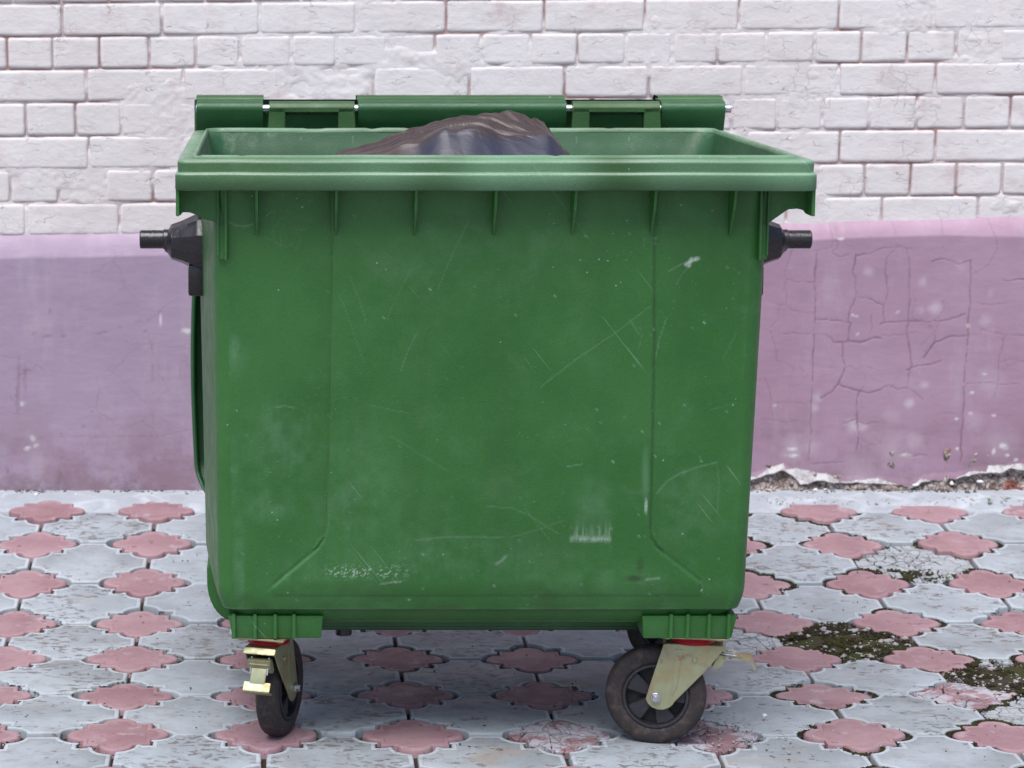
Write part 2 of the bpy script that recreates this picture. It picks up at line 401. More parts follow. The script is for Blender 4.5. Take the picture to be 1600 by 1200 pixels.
PX, PY = .302, .300
SQ, RR = .0735, .0398
def clover(g, ns=5):
    s, r = SQ-g, RR-g; P = []
    for k in range(4):
        a0 = k*math.pi/2; c, sn = math.cos(a0), math.sin(a0)
        loc = [(s+r*math.cos(t), r*math.sin(t)) for t in np.linspace(-math.pi/2, math.pi/2, ns*2)]
        loc.append((s, s))
        for x, y in loc: P.append((x*c-y*sn, x*sn+y*c))
    return P
def octo(g, ns=5):
    s, r = SQ+g, RR+g; P = []; h = PX/2
    for k in range(4):
        a0 = k*math.pi/2; c, sn = math.cos(a0), math.sin(a0)
        e = math.asin(min(1, g/r))
        loc = [(h+r*math.cos(t), h-SQ+r*math.sin(t)+0*g) for t in np.linspace(1.5*math.pi-e, math.pi, ns)]
        loc[0] = (h-g, loc[0][1])
        loc += [(h-r, h-s), (h-s, h-s), (h-s, h-r)]
        loc += [(h-SQ+r*math.cos(t), h+r*math.sin(t)) for t in np.linspace(1.5*math.pi, math.pi+e, ns)]
        loc[-1] = (loc[-1][0], h-g)
        for x, y in loc: P.append((x*c-y*sn, x*sn+y*c))
    return P
def tile_mesh(name, fn, gap, seed, chip=0.):
    rings = [(0, -.045), (0, -.0035), (.0013, -.001), (.003, 0), (.0088, 0.), (.0104, -.0013), (.0125, -.0001)]
    V = []; at = []
    base = fn(gap); n = len(base); rg = np.random.default_rng(seed)
    ph = rg.random(2)*50
    for gi, z in rings:
        P = fn(gap+gi)
        for i, (x, y) in enumerate(P):
            a = math.atan2(y, x); rr = 1-(.012*(float(vn(a*9+ph[0], ph[1], seed))) + chip*max(0, float(vn(a*5+ph[1], 3.3, seed+4))-.6))
            V.append((x*rr, y*rr, z+(.0008*(float(vn(x*30+ph[0], y*30+ph[1]))-.5) if z > -.04 else 0)))
            at.append(1. if gi in (.003, .0088) else (.25 if gi == .0013 else 0.))
    Fc = []
    for k in range(len(rings)-1):
        for i in range(n):
            j = (i+1) % n; Fc.append((k*n+i, k*n+j, (k+1)*n+j, (k+1)*n+i))
    k = len(rings)-1; Fc.append(tuple(range(k*n, k*n+n)))
    me = bpy.data.meshes.new(name); me.from_pydata(V, [], Fc); me.update()
    bm = bmesh.new(); bm.from_mesh(me); bmesh.ops.triangulate(bm, faces=[f for f in bm.faces if len(f.verts) > 4]); bm.to_mesh(me); bm.free()
    a_ = me.attributes.new('rimline', 'FLOAT', 'POINT'); a_.data.foreach_set('value', at)
    auto(me, 50); return me
greyM = [tile_mesh('paving_tile', octo, .0032, 10+i, .02) for i in range(4)]
pinkM = [tile_mesh('clover_tile', clover, .0042, 30+i, .05) for i in range(4)]
crG = tile_mesh('paving_tile', octo, .003, 55, .08); crP = tile_mesh('clover_tile', clover, .0035, 56, .12)
for me in greyM: me.materials.append(M['grey'])
for me in pinkM: me.materials.append(M['pink'])
crG.materials.append(M['crackedgrey']); crP.materials.append(M['crackedpink'])
def clip_half(P, c, nrm):
    out = []
    for a, b in zip(P, P[1:]+P[:1]):
        da = (a[0]-c[0])*nrm[0]+(a[1]-c[1])*nrm[1]; db = (b[0]-c[0])*nrm[0]+(b[1]-c[1])*nrm[1]
        if da <= 0: out.append(a)
        if da*db < 0: t = da/(da-db); out.append((a[0]+(b[0]-a[0])*t, a[1]+(b[1]-a[1])*t))
    return out
def broken_tile(name, fn, seed, nfrag, keep, sink, mat):
    """a tile broken into separate shards, each with its own outline, level and tilt"""
    rg = random.Random(seed); base = fn(.0035); V = []; Fc = []
    seeds = [(rg.uniform(-.13, .13), rg.uniform(-.13, .13)) for _ in range(nfrag)]
    for i, c in enumerate(seeds):
        P = list(base)
        for j, d in enumerate(seeds):
            if i == j: continue
            m = ((c[0]+d[0])/2, (c[1]+d[1])/2); nn = (d[0]-c[0], d[1]-c[1]); P = clip_half(P, m, nn)
            if len(P) < 3: break
        if len(P) < 3 or rg.random() > keep: continue
        cx = sum(p[0] for p in P)/len(P); cy = sum(p[1] for p in P)/len(P); R_ = max(math.hypot(p[0]-cx, p[1]-cy) for p in P)
        if R_ < .006: continue
        sh = max(.80, 1-.0016/R_*rg.uniform(.8, 2.2)); tx, ty = rg.gauss(0, .02), rg.gauss(0, .02); dz = -abs(rg.gauss(0, sink))
        # roughen the outline
        Q = []
        for a, b in zip(P, P[1:]+P[:1]):
            L = math.hypot(b[0]-a[0], b[1]-a[1]); k = max(1, int(L/.012))
            for q in range(k):
                x = a[0]+(b[0]-a[0])*q/k; y = a[1]+(b[1]-a[1])*q/k; e = .0016 if q else .0006
                Q.append((cx+(x-cx)*sh+rg.uniform(-e, e), cy+(y-cy)*sh+rg.uniform(-e, e)))
        n = len(Q); b0 = len(V)
        for zz, s_ in ((-.03, 1), (-.0022, 1.), (-.0004, .965)):
            for x, y in Q:
                X_, Y_ = cx+(x-cx)*s_, cy+(y-cy)*s_; V.append((X_, Y_, zz+dz+(tx*(X_-cx)+ty*(Y_-cy) if zz > -.02 else 0)))
        for k in range(2):
            for q in range(n): r_ = (q+1) % n; Fc.append((b0+k*n+q, b0+k*n+r_, b0+(k+1)*n+r_, b0+(k+1)*n+q))
        Fc.append(tuple(range(b0+2*n, b0+3*n)))
    me = bpy.data.meshes.new(name); me.from_pydata(V, [], Fc); me.update(); me.materials.append(M[mat]); return me
def near(a, b): return abs(a[0]-b[0]) < .02 and abs(a[1]-b[1]) < .02
CRG = [(1.639, 1.392), (1.035, .792), (1.639, .192)]; CRP = [(.884, .042), (.582, .042), (1.488, .342)]
rj = random.Random(5)
for i in range(-5, 10):
    for j in range(-4, 7):
        for kind in ('g', 'p'):
            x = -.022+PX*i+(PX/2 if kind == 'g' else 0); y = .042+PY*j+(PY/2 if kind == 'g' else 0)
            if y > 1.95: continue
            if any(near((x, y), m) for m in MISS): continue
            broken = any(near((x, y), m) for m in (CRG if kind == 'g' else CRP))
            if broken: me = broken_tile('paving_tile', octo, i*31+j, 26, 1., .0012, 'crackedgrey') if kind == 'g' else broken_tile('clover_tile', clover, i*31+j+7, 13, 1., .0012, 'crackedpink')
            else: me = rj.choice(greyM if kind == 'g' else pinkM)
            o = bpy.data.objects.new('paving_tile' if kind == 'g' else 'clover_tile', me); COL.objects.link(o); o.parent = pave
            sl_ = float(gz(y+.05)-gz(y-.05))/.1; lift = rj.uniform(-.004, .003)
            if kind == 'p': lift += rj.uniform(-.003, .001)+(.006 if y > 1.8 else 0)
            jx = rj.uniform(-1, 1)*(.0012 if kind == 'g' else .003)
            o.location = (x+jx, y+rj.uniform(-1, 1)*.0015, float(gz(y))+lift)
            o.rotation_euler = (math.atan(sl_)+rj.uniform(-.010, .010), rj.uniform(-.012, .012), rj.choice([0, 1, 2, 3])*math.pi/2+rj.uniform(-.006, .006))
            # keep the slope on the world x axis whatever the quarter turn
            o.rotation_mode = 'ZYX'
            if broken: o.rotation_euler.z = 0; o.location.z -= .002; o['label'] = 'cracked and crumbling paving tile'
for mx, my in MISS:
    me = broken_tile('paving_tile', octo, int(mx*100), 75, .42, .004, 'crackedgrey')
    o = bpy.data.objects.new('paving_tile', me); COL.objects.link(o); o.parent = pave; o.location = (mx, my, float(gz(my))-.006); o['label'] = 'remains of a crumbled paving tile among soil and moss'
# farther paving, outside the photographed patch
def far_tiles(name, me, cells):
    n = len(me.vertices); co = np.empty(n*3, np.float32); me.vertices.foreach_get('co', co); co = co.reshape(-1, 3)
    me.calc_loop_triangles(); tr = np.empty(len(me.loop_triangles)*3, np.int32); me.loop_triangles.foreach_get('vertices', tr); tr = tr.reshape(-1, 3)
    V = np.concatenate([co+np.array([x, y, float(gz(y))]) for x, y in cells]); T = np.concatenate([tr+k*n for k in range(len(cells))])
    o = npmesh(name, V, T, me.materials[0], pave, smooth=False); o['kind'] = 'stuff'
cg, cp = [], []
for i in range(-16, 21):
    for j in range(-17, 7):
        if -5 <= i < 10 and -4 <= j < 7: continue
        x = -.022+PX*i; y = .042+PY*j
        cp.append((x, y))
        if y+PY/2 < 1.95: cg.append((x+PX/2, y+PY/2))
far_tiles('paving_tile', greyM[0], cg); far_tiles('clover_tile', pinkM[0], cp)
# concrete strip cast along the foot of the wall
xs = np.concatenate([np.linspace(-5.2, -.9, 40, endpoint=False), np.arange(-.9, 2.4, .01), np.linspace(2.4, 6.6, 40)])
prof = [(1.846, -.03), (1.848, .0085), (1.853, .0120), (1.875, .0132), (1.895, .0150), (1.915, .0195), (1.96, .0215), (2.065, .024)]
V = np.zeros((len(prof), len(xs), 3))
for k, (y, z) in enumerate(prof):
    edge = (.022*(fbm(xs*5, xs*0+2, 7)-.5)+.006*(fbm(xs*40, xs*0, 9)-.5))*(1 if k > 3 else .12)
    V[k, :, 0] = xs; V[k, :, 1] = y+(edge if k < 6 else 0); V[k, :, 2] = z+(.004*(fbm(xs*25, xs*0+k*2., 4)-.5) if k else 0)
npmesh('concrete_strip', V, grid_faces(len(prof), len(xs)), M['concrete'], pave)
# moss and grit in the joints (more of it at the right)
pts = []; szs = []
rg = np.random.default_rng(3)
for i in range(-2, 9):
    for j in range(-1, 7):
        cx, cy = -.022+PX*i, .042+PY*j
        P = clover(-.0005, 6); n = len(P)
        dens = (.12 if cx < .9 else .95)
        for k in range(n):
            (x0, y0), (x1, y1) = P[k], P[(k+1) % n]
            L = math.hypot(x1-x0, y1-y0)
            m = vn(np.array([cx*5+x0*11+9]), np.array([cy*5+y0*11]), 2)[0]
            if m < (.72 if cx < .9 else .42): continue
            for _ in range(int(L*(900 if cx < .9 else 1900)*dens*(m+.2))):
                t = rg.random(); pts.append((cx+x0+(x1-x0)*t+rg.normal()*(.0022 if cx < .9 else .0042), cy+y0+(y1-y0)*t+rg.normal()*(.0022 if cx < .9 else .0042))); szs.append(rg.uniform(.0012, .0032))
for mx, my in MISS:
    for _ in range(2600):
        a = rg.random()*6.28; r = .165*math.sqrt(rg.random()); x, y = mx+r*math.cos(a)*1., my+r*math.sin(a)
        if vn(np.array([x*30]), np.array([y*30]), 4)[0] > .45: pts.append((x, y)); szs.append(rg.uniform(.0015, .0042))
for _ in range(1500):
    x = 1.56+rg.normal()*.055; y = 1.31+rg.normal()*.022
    if vn(np.array([x*40]), np.array([y*40]), 5)[0] > .45: pts.append((x, y)); szs.append(rg.uniform(.0015, .004))
pts = np.array(pts); Zm = gz(pts[:, 1])-.004
for mx, my in MISS: Zm = np.where(np.hypot(pts[:, 0]-mx, pts[:, 1]-my) < .15, gz(pts[:, 1])-.007+.006*fbm(pts[:, 0]*22, pts[:, 1]*22, 8), Zm)
blobs('moss', np.column_stack([pts, Zm]), szs, M['moss'], pave, .42)
# crumbled concrete bits in the two bare cells and loose grit
pts = []; szs = []
for mx, my in MISS:
    for _ in range(260):
        a = rg.random()*6.28; r = .155*math.sqrt(rg.random()); x, y = mx+r*math.cos(a), my+r*math.sin(a)
        pts.append((x, y, float(gz(y))-.006)); szs.append(rg.choice([.002, .003, .004, .006, .009], p=[.3, .3, .2, .14, .06]))
for _ in range(170):
    x, y = rg.uniform(1.0, 2.1), rg.uniform(1.9, 1.99); pts.append((x, y, .0215)); szs.append(rg.uniform(.0015, .0045))
for _ in range(110):
    x, y = rg.normal(.93, .09), rg.normal(.03, .06); pts.append((x, y, .001)); szs.append(rg.uniform(.0012, .004))
blobs('gravel', pts, szs, M['stone'], pave, .55, seed=4)
pts = []; szs = []
for _ in range(900):
    x, y = rg.uniform(-1.2, 2.6), 2.046-abs(rg.normal())*.012
    if vn(np.array([x*9]), np.array([0.3]), 6)[0] > .35: pts.append((x, y, .023)); szs.append(rg.uniform(.0012, .0045))
for _ in range(520):
    x, y = rg.uniform(-.8, 2.1), rg.uniform(-.3, 1.9); pts.append((x, y, float(gz(y))+.0005)); szs.append(rg.uniform(.0007, .0030))
blobs('grit', pts, szs, M['soil'], pave, .5, seed=5)

# ================================================================== WALL
wall = empty('brick_wall', (.7, 2.1, 0))
tag(wall, 'white painted brick wall with cracked lilac plaster base behind the green bin', 'wall')
wall_inv = Vector((-.7, -2.1, 0))
YB = 2.075      # brick face
YP = 2.048       # plinth face
SLOPE = -10/1300.
def par(o): o.parent = wall; o.location = wall_inv; return o
# courses: [top px at x=100, bottom px], joints (px)
def stretch(a, b, step=150.5): 
    n = max(1, round((b-a)/step)); return [a+(b-a)*k/n for k in range(1, n)]
rows = [
 (5, 57, [97, 253, 406, 557, 697, 850, 1008, 1155, 1311, 1459]),
 (57, 108, [11, 82, 155, 233, 306, 375, 456, 526, 605, 680, 752, 829, 902, 978, 1051, 1122, 1197, 1273, 1346, 1418, 1494, 1563]),
 (108, 160, [-15, 135, 287, 437, 584, 734, 882, 1014, 1162, 1311, 1462]),
 (160, 213, [40, 118, 190, 267]+stretch(267, 1144, 73)+[1144, 1214, 1286, 1359, 1432, 1507, 1579]),
 (213, 265, [-10, 139]+stretch(139, 1312)+[1312, 1462]),
 (265, 317, [16, 91, 165, 239]+stretch(239, 1277, 74)+[1277, 1351, 1423, 1494, 1566]),
 (317, 369, [41, 187]+stretch(187, 1378)+[1378, 1528]),
]
rb = np.random.default_rng(21)
def brick_mesh(w, h, seed, q=1., bare=0.):
    def ax(L):
        e = [0, .0025, .006, .011]; m = L-.022; n = max(3, int(m/.016))
        return np.array(e+[.011+m*k/n for k in range(1, n)]+[L-.011, L-.006, L-.0025, L])-L/2
    ux, uz = ax(w), ax(h); Xg, Zg = np.meshgrid(ux, uz)
    dx = w/2-np.abs(Xg); dz = h/2-np.abs(Zg)
    rc = .003+.009*rb.random()
    ccx = np.clip(rc-dx, 0, None); ccz = np.clip(rc-dz, 0, None); rr = np.hypot(ccx, ccz)
    f = np.where(rr > rc, rc/np.maximum(rr, 1e-6), 1.)
    Xo = np.sign(Xg)*(np.where(f < 1, (w/2-rc)+ccx*f, np.abs(Xg))); Zo = np.sign(Zg)*(np.where(f < 1, (h/2-rc)+ccz*f, np.abs(Zg)))
    d = np.minimum(dx, dz); d = np.where((ccx > 0) & (ccz > 0), rc-np.minimum(rr, rc), d)
    y = .0060*np.clip(1-d/.0050, 0, 1)**2
    y += .0026*(fbm(Xg*28+seed*3.1, Zg*34+seed, 3)-.5)+.0022*(fbm(Xg*7+seed, Zg*7, 5, 2)-.5)
    Xo += .0028*(fbm(Xg*20+seed*7, Zg*25+4, 6)-.5)*1.2; Zo += .0042*(fbm(Xg*16+seed*2, Zg*30+9, 7)-.5)
    nr, nc = Xg.shape
    V = np.stack([Xo, y, Zo], -1).reshape(-1, 3)
    Q = grid_faces(nr, nc)
    # skirt going back
    idx = [k for k in range(nc)]+[r*nc+nc-1 for r in range(1, nr)]+[(nr-1)*nc+k for k in range(nc-2, -1, -1)]+[r*nc for r in range(nr-2, 0, -1)]
    sk = V[idx].copy(); sk[:, 1] += .03; n0 = len(V); V = np.concatenate([V, sk]); m = len(idx)
    Q = np.concatenate([Q, np.array([(idx[(k+1) % m], idx[k], n0+k, n0+(k+1) % m) for k in range(m)])])
    return V, Q, np.concatenate([np.clip(1-d.ravel()/.004, 0, 1)*.45*(fbm(Xg*15+seed, Zg*15, 8).ravel() > .5), np.ones(m)*.5])
def zl(px, yy):          # height of a course line: photo rows measured at x=100 px; the courses rise a touch to the right
    return on_y(100, yy, YB)[1]
XR = 8e-3                # rise per metre
def xw(px, yy): return on_y(px, yy, YB)[0]
joints = []
x_lo, x_hi = -1.05, 2.35
seed = 0
for ri, (yt, yb_, js) in enumerate(rows):
    zt, zb = zl(0, yt), zl(0, yb_)
    X_ = sorted(xw(j, (yt+yb_)/2-8) for j in js)
    step = (X_[-1]-X_[0])/(len(X_)-1)
    while X_[0] > x_lo: X_.insert(0, X_[0]-step)
    while X_[-1] < x_hi: X_.append(X_[-1]+step)
    for a, b in zip(X_[:-1], X_[1:]):
        seed += 1; g = .0030+.0025*rb.random(); h = zt-zb-.0034-.002*rb.random()
        V, Q, dirt = brick_mesh(b-a-g, h, seed)
        o = npmesh('brick', V, Q, M['brick'], None, True, {'dirt': dirt}); o.parent = wall
        cx = (a+b)/2; rise = XR*(cx+.58)
        o.location = Vector((cx, YB+.002*(rb.random()-.5)+(.0025 if rb.random() < .1 else 0), (zt+zb)/2+rise))+wall_inv
        o.rotation_euler = (rb.normal()*.004, rb.normal()*.003-XR*.6, rb.normal()*.006)
    joints.append((zt, zb, X_))
# upper courses just above the frame, individual too; the rest of the wall joined
def course_gen(zt, zb, k, x0, x1):
    st = .2625 if k % 2 == 0 else .1305
    n0 = math.floor(x0/st); X_ = [n0*st+(.07 if k % 2 else 0)+i*st for i in range(int((x1-x0)/st)+2)]
    return X_
Vs, Qs, cnt = [], [], 0
pitch = (joints[0][0]-joints[5][1])/6
zt = joints[0][0]; k = 0
def addbox(x0, x1, z0, z1, y):
    global cnt
    e = .0028; P = [(x0, y+.03, z0), (x1, y+.03, z0), (x1, y+.03, z1), (x0, y+.03, z1), (x0+e*.3, y+e, z0+e*.3), (x1-e*.3, y+e, z0+e*.3), (x1-e*.3, y+e, z1-e*.3), (x0+e*.3, y+e, z1-e*.3), (x0+e*1.2, y, z0+e*1.2), (x1-e*1.2, y, z0+e*1.2), (x1-e*1.2, y, z1-e*1.2), (x0+e*1.2, y, z1-e*1.2)]
    Vs.extend(P)
    for a in (0, 4):
        for i in range(4):
            j = (i+1) % 4; Qs.append((cnt+a+i, cnt+a+j, cnt+a+4+j, cnt+a+4+i))
    Qs.append((cnt+8, cnt+9, cnt+10, cnt+11)); cnt += 12
for kk in range(0, 24):
    z1 = zt+pitch*(kk+1); z0 = z1-pitch
    X_ = course_gen(z1, z0, kk+1, -6, 7.4)
    for a, b in zip(X_[:-1], X_[1:]):
        c = (a+b)/2; rise = XR*(c+.58); addbox(a+.003, b-.003, z0+.003+rise, z1-.003+rise, YB+.002*(random.random()-.5))
for ri, (zt_, zb_, X_) in enumerate(joints):
    st = (X_[-1]-X_[0])/(len(X_)-1)
    for side in (-1, 1):
        a = X_[0] if side < 0 else X_[-1]
        while -6 < a < 7.4:
            b = a+side*st; lo, hi = min(a, b), max(a, b); c = (lo+hi)/2; rise = XR*(c+.58)
            addbox(lo+.003, hi-.003, zb_+.003+rise, zt_-.003+rise, YB); a = b
o = npmesh('brick', np.array(Vs), np.array(Qs), M['brick'], None, False); par(o); o['kind'] = 'stuff'
# mortar bed, flush with the bricks where the paint has filled the joints
ztop = joints[0][0]+.04; zbot = joints[-1][1]-.02
xs = np.arange(-1.1, 2.45, .0042); zs = np.arange(zbot, ztop, .0042)
X, Z = np.meshgrid(xs, zs)
fill = sst(.45, .62, fbm(X*3.0, Z*6.5, 31, 4)*.72+fbm(X*14, Z*14, 35, 3)*.28)
fill = np.maximum(fill, .9*sst(.16, .05, np.hypot((X-.02)*.8, (Z-1.245)))*(fbm(X*12, Z*12, 30) > .33))
fill = np.maximum(fill, .85*sst(.25, .1, np.hypot((X-.1)*.6, (Z-1.30)*2)))
fill = np.maximum(fill, .9*sst(.04, .015, Z-(joints[-1][1]+.0)-XR*(X+.58)))
y = YB+.0074-.0070*fill+.003*(fbm(X*60, Z*60, 33, 3)-.5)
dirt = np.clip(1-fill*1.35, 0, 1)*(.35+.65*sst(.38, .62, fbm(X*9, Z*9, 37)))
o = npmesh('mortar', np.stack([X, y, Z], -1), grid_faces(len(zs), len(xs)), M['mortar'], None, True, {'dirt': dirt}); par(o)
o = mesh('wall_core', [(-6, YB+.0125, -.05), (7.4, YB+.0125, -.05), (7.4, YB+.0125, 3.6), (-6, YB+.0125, 3.6), (-6, YB+.4, -.05), (7.4, YB+.4, -.05), (7.4, YB+.4, 3.6), (-6, YB+.4, 3.6)],
     [(0, 1, 2, 3), (5, 4, 7, 6), (4, 0, 3, 7), (1, 5, 6, 2), (3, 2, 6, 7)], M['mortar']); par(o)
# plaster plinth
def W(px, py): return on_y(px, py, YP)
botpts = [(1100, 775), (1160, 752), (1183, 747), (1205, 740), (1224, 735), (1237, 743), (1251, 758), (1262, 757), (1277, 750), (1304, 754), (1337, 755), (1369, 756), (1404, 759), (1423, 762), (1439, 754), (1492, 748), (1527, 740), (1560, 740), (1578, 732), (1600, 735), (1700, 740), (1800, 765), (1850, 775)]
whpts = [(1100, 775), (1160, 748), (1183, 744), (1200, 732), (1224, 724), (1228, 735), (1243, 732), (1261, 735), (1277, 740), (1291, 739), (1307, 748), (1311, 753), (1331, 751), (1369, 747), (1404, 758), (1423, 761), (1439, 747), (1455, 751), (1492, 748), (1514, 737), (1541, 737), (1544, 726), (1568, 727), (1600, 724), (1700, 730), (1800, 762), (1850, 775)]
bp = np.array([W(*p) for p in botpts]); wp = np.array([W(*p) for p in whpts])
xs = np.concatenate([np.linspace(-6, -.9, 60, endpoint=False), np.arange(-.9, 1.05, .006), np.arange(1.05, 2.3, .003), np.linspace(2.3, 7.4, 60)])
def ledge_z(x):        # bottom of the sloping top ledge, top of it
    px_ = np.array([-.78, -.38, 1.3, 1.6, 1.85, 2.13, 3]); lo = np.interp(x, px_, [W(0, 405)[1], W(240, 400)[1], W(1200, 380)[1], W(1300, 372)[1], W(1440, 368)[1], W(1600, 371)[1], .735])
    hi = np.interp(x, px_, [on_y(0, 360, YB)[1], on_y(240, 357, YB)[1], on_y(1200, 345, YB)[1], on_y(1300, 342, YB)[1], on_y(1440, 338, YB)[1], on_y(1600, 334, YB)[1], .80])
    return lo+.003*(fbm(x*6, x*0, 41)-.5), hi+.006*(fbm(x*14, x*0+3, 42)-.5)
zlo, zhi = ledge_z(xs)
zb = np.interp(xs, bp[:, 0], bp[:, 1]); onb = (xs > bp[0, 0]) & (xs < bp[-1, 0])
zb = np.where(onb, zb+.010*(fbm(xs*45, xs*0, 43, 5)-.5), -.02)
NV = 236; t = np.linspace(0, 1, NV)[:, None]
Z = zb[None]+(zlo-zb)[None]*t; X = np.broadcast_to(xs, Z.shape).copy()
Yp = np.full(Z.shape, YP)+.006*(fbm(X*2.2, Z*2.2, 44)-.5)+.0015*(fbm(X*15, Z*15, 45)-.5)
# plaster curls a little at its broken edge
Yp += np.where(onb[None], -.004*np.clip(1-(Z-zb[None])/.02, 0, 1), 0)
# cracks (measured)
C1 = lambda pts: [(1190+x/3.902, 360+y/3.902) for x, y in pts]
C2 = lambda pts: [(1190+x/3.902, 540+y/3.902) for x, y in pts]
cr = [
 (C1([(335, 120), (330, 230), (325, 330), (320, 520), (316, 780)])+C2([(312, 120), (303, 340), (297, 520), (290, 690)]), 1.0),
 (C1([(320, 120), (380, 118), (425, 95), (430, 70), (470, 60)]), .7), (C1([(470, 65), (460, 110), (430, 130), (475, 160), (530, 155)]), .7),
 (C1([(405, 0), (435, 50)]), .3), (C1([(570, 155), (655, 145), (735, 108), (820, 105), (890, 112), (925, 108)]), .8),
 (C1([(810, 0), (825, 50), (822, 105), (765, 160), (755, 260), (765, 380), (740, 470), (745, 560)]), .8),
 (C1([(822, 85), (885, 115), (900, 180), (898, 260), (905, 380), (890, 560), (885, 620), (905, 720), (910, 780)]), .9),
 (C2([(905, 0), (912, 120), (900, 160), (885, 255)]), .9),
 (C1([(575, 150), (555, 260), (575, 290), (575, 400), (535, 490), (532, 555), (545, 570), (525, 670)]), 1.1),
 (C1([(575, 400), (640, 410), (690, 435), (745, 460)]), 1.),
 (C1([(325, 535), (400, 548), (532, 560)]), 1.), (C1([(720, 568), (780, 562), (890, 553), (1070, 557), (1150, 540), (1245, 510)]), 1.1),
 (C1([(365, 628), (430, 655), (445, 683), (525, 675), (600, 678), (725, 655)]), 1.2), (C1([(90, 628), (230, 628), (350, 632)]), .6),
 (C1([(730, 640), (860, 635), (950, 620)]), .5), (C1([(670, 510), (672, 590), (655, 650)]), .7),
 (C1([(497, 680), (495, 780)])+C2([(497, 80), (512, 130), (468, 230), (420, 280), (360, 322)]), 1.1),
 (C2([(512, 130), (545, 125), (572, 150), (610, 125), (680, 138)]), .8), (C2([(330, 120), (370, 135), (480, 130)]), .4),
 (C2([(468, 230), (530, 262), (600, 272), (660, 285), (720, 265), (775, 238), (830, 270), (885, 255), (940, 285), (985, 330)]), 1.),
 (C2([(595, 275), (580, 350), (580, 440), (585, 590), (570, 640)]), 1.), (C2([(500, 475), (580, 445)]), .8), (C2([(590, 460), (640, 475), (730, 470)]), .7),
 (C2([(585, 590), (610, 615), (605, 650)]), .7), (C2([(470, 660), (480, 600), (580, 595)]), .4),
 (C2([(885, 150), (920, 130), (1020, 118), (1100, 90)]), .9), (C2([(990, 75), (1030, 10)])+C1([(1030, 710), (1065, 680), (1130, 655), (1250, 645)]), 1.),
 (C1([(1065, 680), (1060, 620), (1075, 560)]), .6), (C1([(1040, 190), (1110, 172), (1190, 200), (1275, 192)]), .9), (C1([(1105, 80), (1120, 165)]), .3),
 (C1([(1280, 185), (1275, 300), (1270, 450), (1255, 640), (1245, 780)])+C2([(1245, 100), (1235, 340), (1222, 520), (1215, 710)]), 1.1),
 (C1([(1290, 262), (1340, 240), (1395, 190), (1440, 120), (1425, 0)]), .7), (C1([(1465, 298), (1530, 305), (1600, 300)]), 1.2),
 (C1([(1300, 440), (1380, 452), (1530, 440)]), .5), (C1([(1340, 608), (1430, 620), (1485, 640), (1600, 640)]), .8),
 (C1([(1485, 640), (1460, 740)])+C2([(1450, 60), (1452, 100), (1435, 240), (1415, 320)]), .7), (C2([(1455, 100), (1520, 85), (1600, 100)]), .6),
 (C2([(1245, 235), (1400, 228), (1600, 238)]), .7), (C1([(150, 295), (210, 318), (320, 315)]), .6), (C1([(185, 120), (150, 240), (150, 300), (130, 370)]), .6),
 (C1([(50, 440), (110, 455), (150, 455), (200, 490), (315, 510)]), .55), (C1([(110, 455), (95, 540), (50, 600), (80, 700), (85, 780)]), .6), (C1([(150, 300), (150, 455)]), .4),
 (C2([(80, 0), (90, 90), (160, 105), (200, 150)]), .5), (C2([(15, 200), (50, 270), (65, 440)]), .6), (C2([(65, 350), (180, 345), (270, 355)]), .5), (C2([(0, 450), (90, 455), (150, 470), (220, 455)]), .5),
 (C2([(300, 720), (380, 720), (500, 705)]), .9), (C2([(870, 675), (940, 670), (1010, 668)]), .9), (C2([(1060, 420), (1170, 412)]), .5), (C2([(1000, 620), (1030, 550), (1060, 535)]), .4),
 ([(0, 560), (3, 561)], .1), ([(240, 520), (236, 560), (240, 600), (238, 660)], .35), ([(60, 683), (120, 682), (180, 684), (250, 680), (300, 672)], .35), ([(38, 530), (40, 600)], .4), ([(95, 740), (96, 700)], .3),
]
mx_, my_ = measure(X, Yp, Z)
wob = 6.*(fbm(mx_*.08, my_*.08, 46, 5)-.5); wob2 = 6.*(fbm(mx_*.08+50, my_*.08, 47, 5)-.5)
crack = np.zeros(Z.shape)
sel = (mx_ > -10) & (mx_ < 1700)
for pts_, s_ in cr:
    P = np.array(pts_); bb = sel & (mx_ > P[:, 0].min()-8) & (mx_ < P[:, 0].max()+8) & (my_ > P[:, 1].min()-8) & (my_ < P[:, 1].max()+8)
    if not bb.any(): continue
    d = seg_dist(mx_[bb]+wob[bb], my_[bb]+wob2[bb], pts_)
    ww = (.45+.65*s_)*(.4+1.0*vn(mx_[bb]*.035, my_[bb]*.035, 77)); crack[bb] = np.maximum(crack[bb], min(1, s_)*np.clip(1.35-d/ww, 0, 1)*(.55+.45*vn(mx_[bb]*.05, my_[bb]*.05, 48)))
Yp += .0012*crack
pale = np.zeros(Z.shape)
for (cx, cy, r_, a_) in [(1355, 424, 9, .5), (1443, 440, 8, .6), (1461, 482, 11, .7), (1438, 485, 7, .4), (1540, 500, 9, .5), (1549, 458, 7, .4), (1445, 601, 6, .7), (1423, 630, 8, .9), (1332, 665, 12, .8), (1347, 667, 8, .7), (1430, 690, 14, .45), (1395, 650, 14, .3), (1275, 622, 9, .6), (1273, 637, 8, .6), (1500, 415, 9, .3), (1240, 700, 20, .5), (1545, 600, 26, .35), (1560, 690, 30, .3), (1270, 700, 14, .35), (1520, 660, 16, .35), (40, 900-300, 0.1, .0), (70, 500, 20, .2), (1345, 735, 30, .3), (1390, 700, 30, .3)]:
    pale = np.maximum(pale, a_*np.clip(1.3-np.hypot(mx_-cx+wob*3, my_-cy)/r_, 0, 1))
wt = np.interp(xs, wp[:, 0], wp[:, 1]); bare = np.where(onb[None] & (Z < (wt+.006*(fbm(xs*60, xs*0+8, 49, 4)-.5))[None]), 1., 0.)
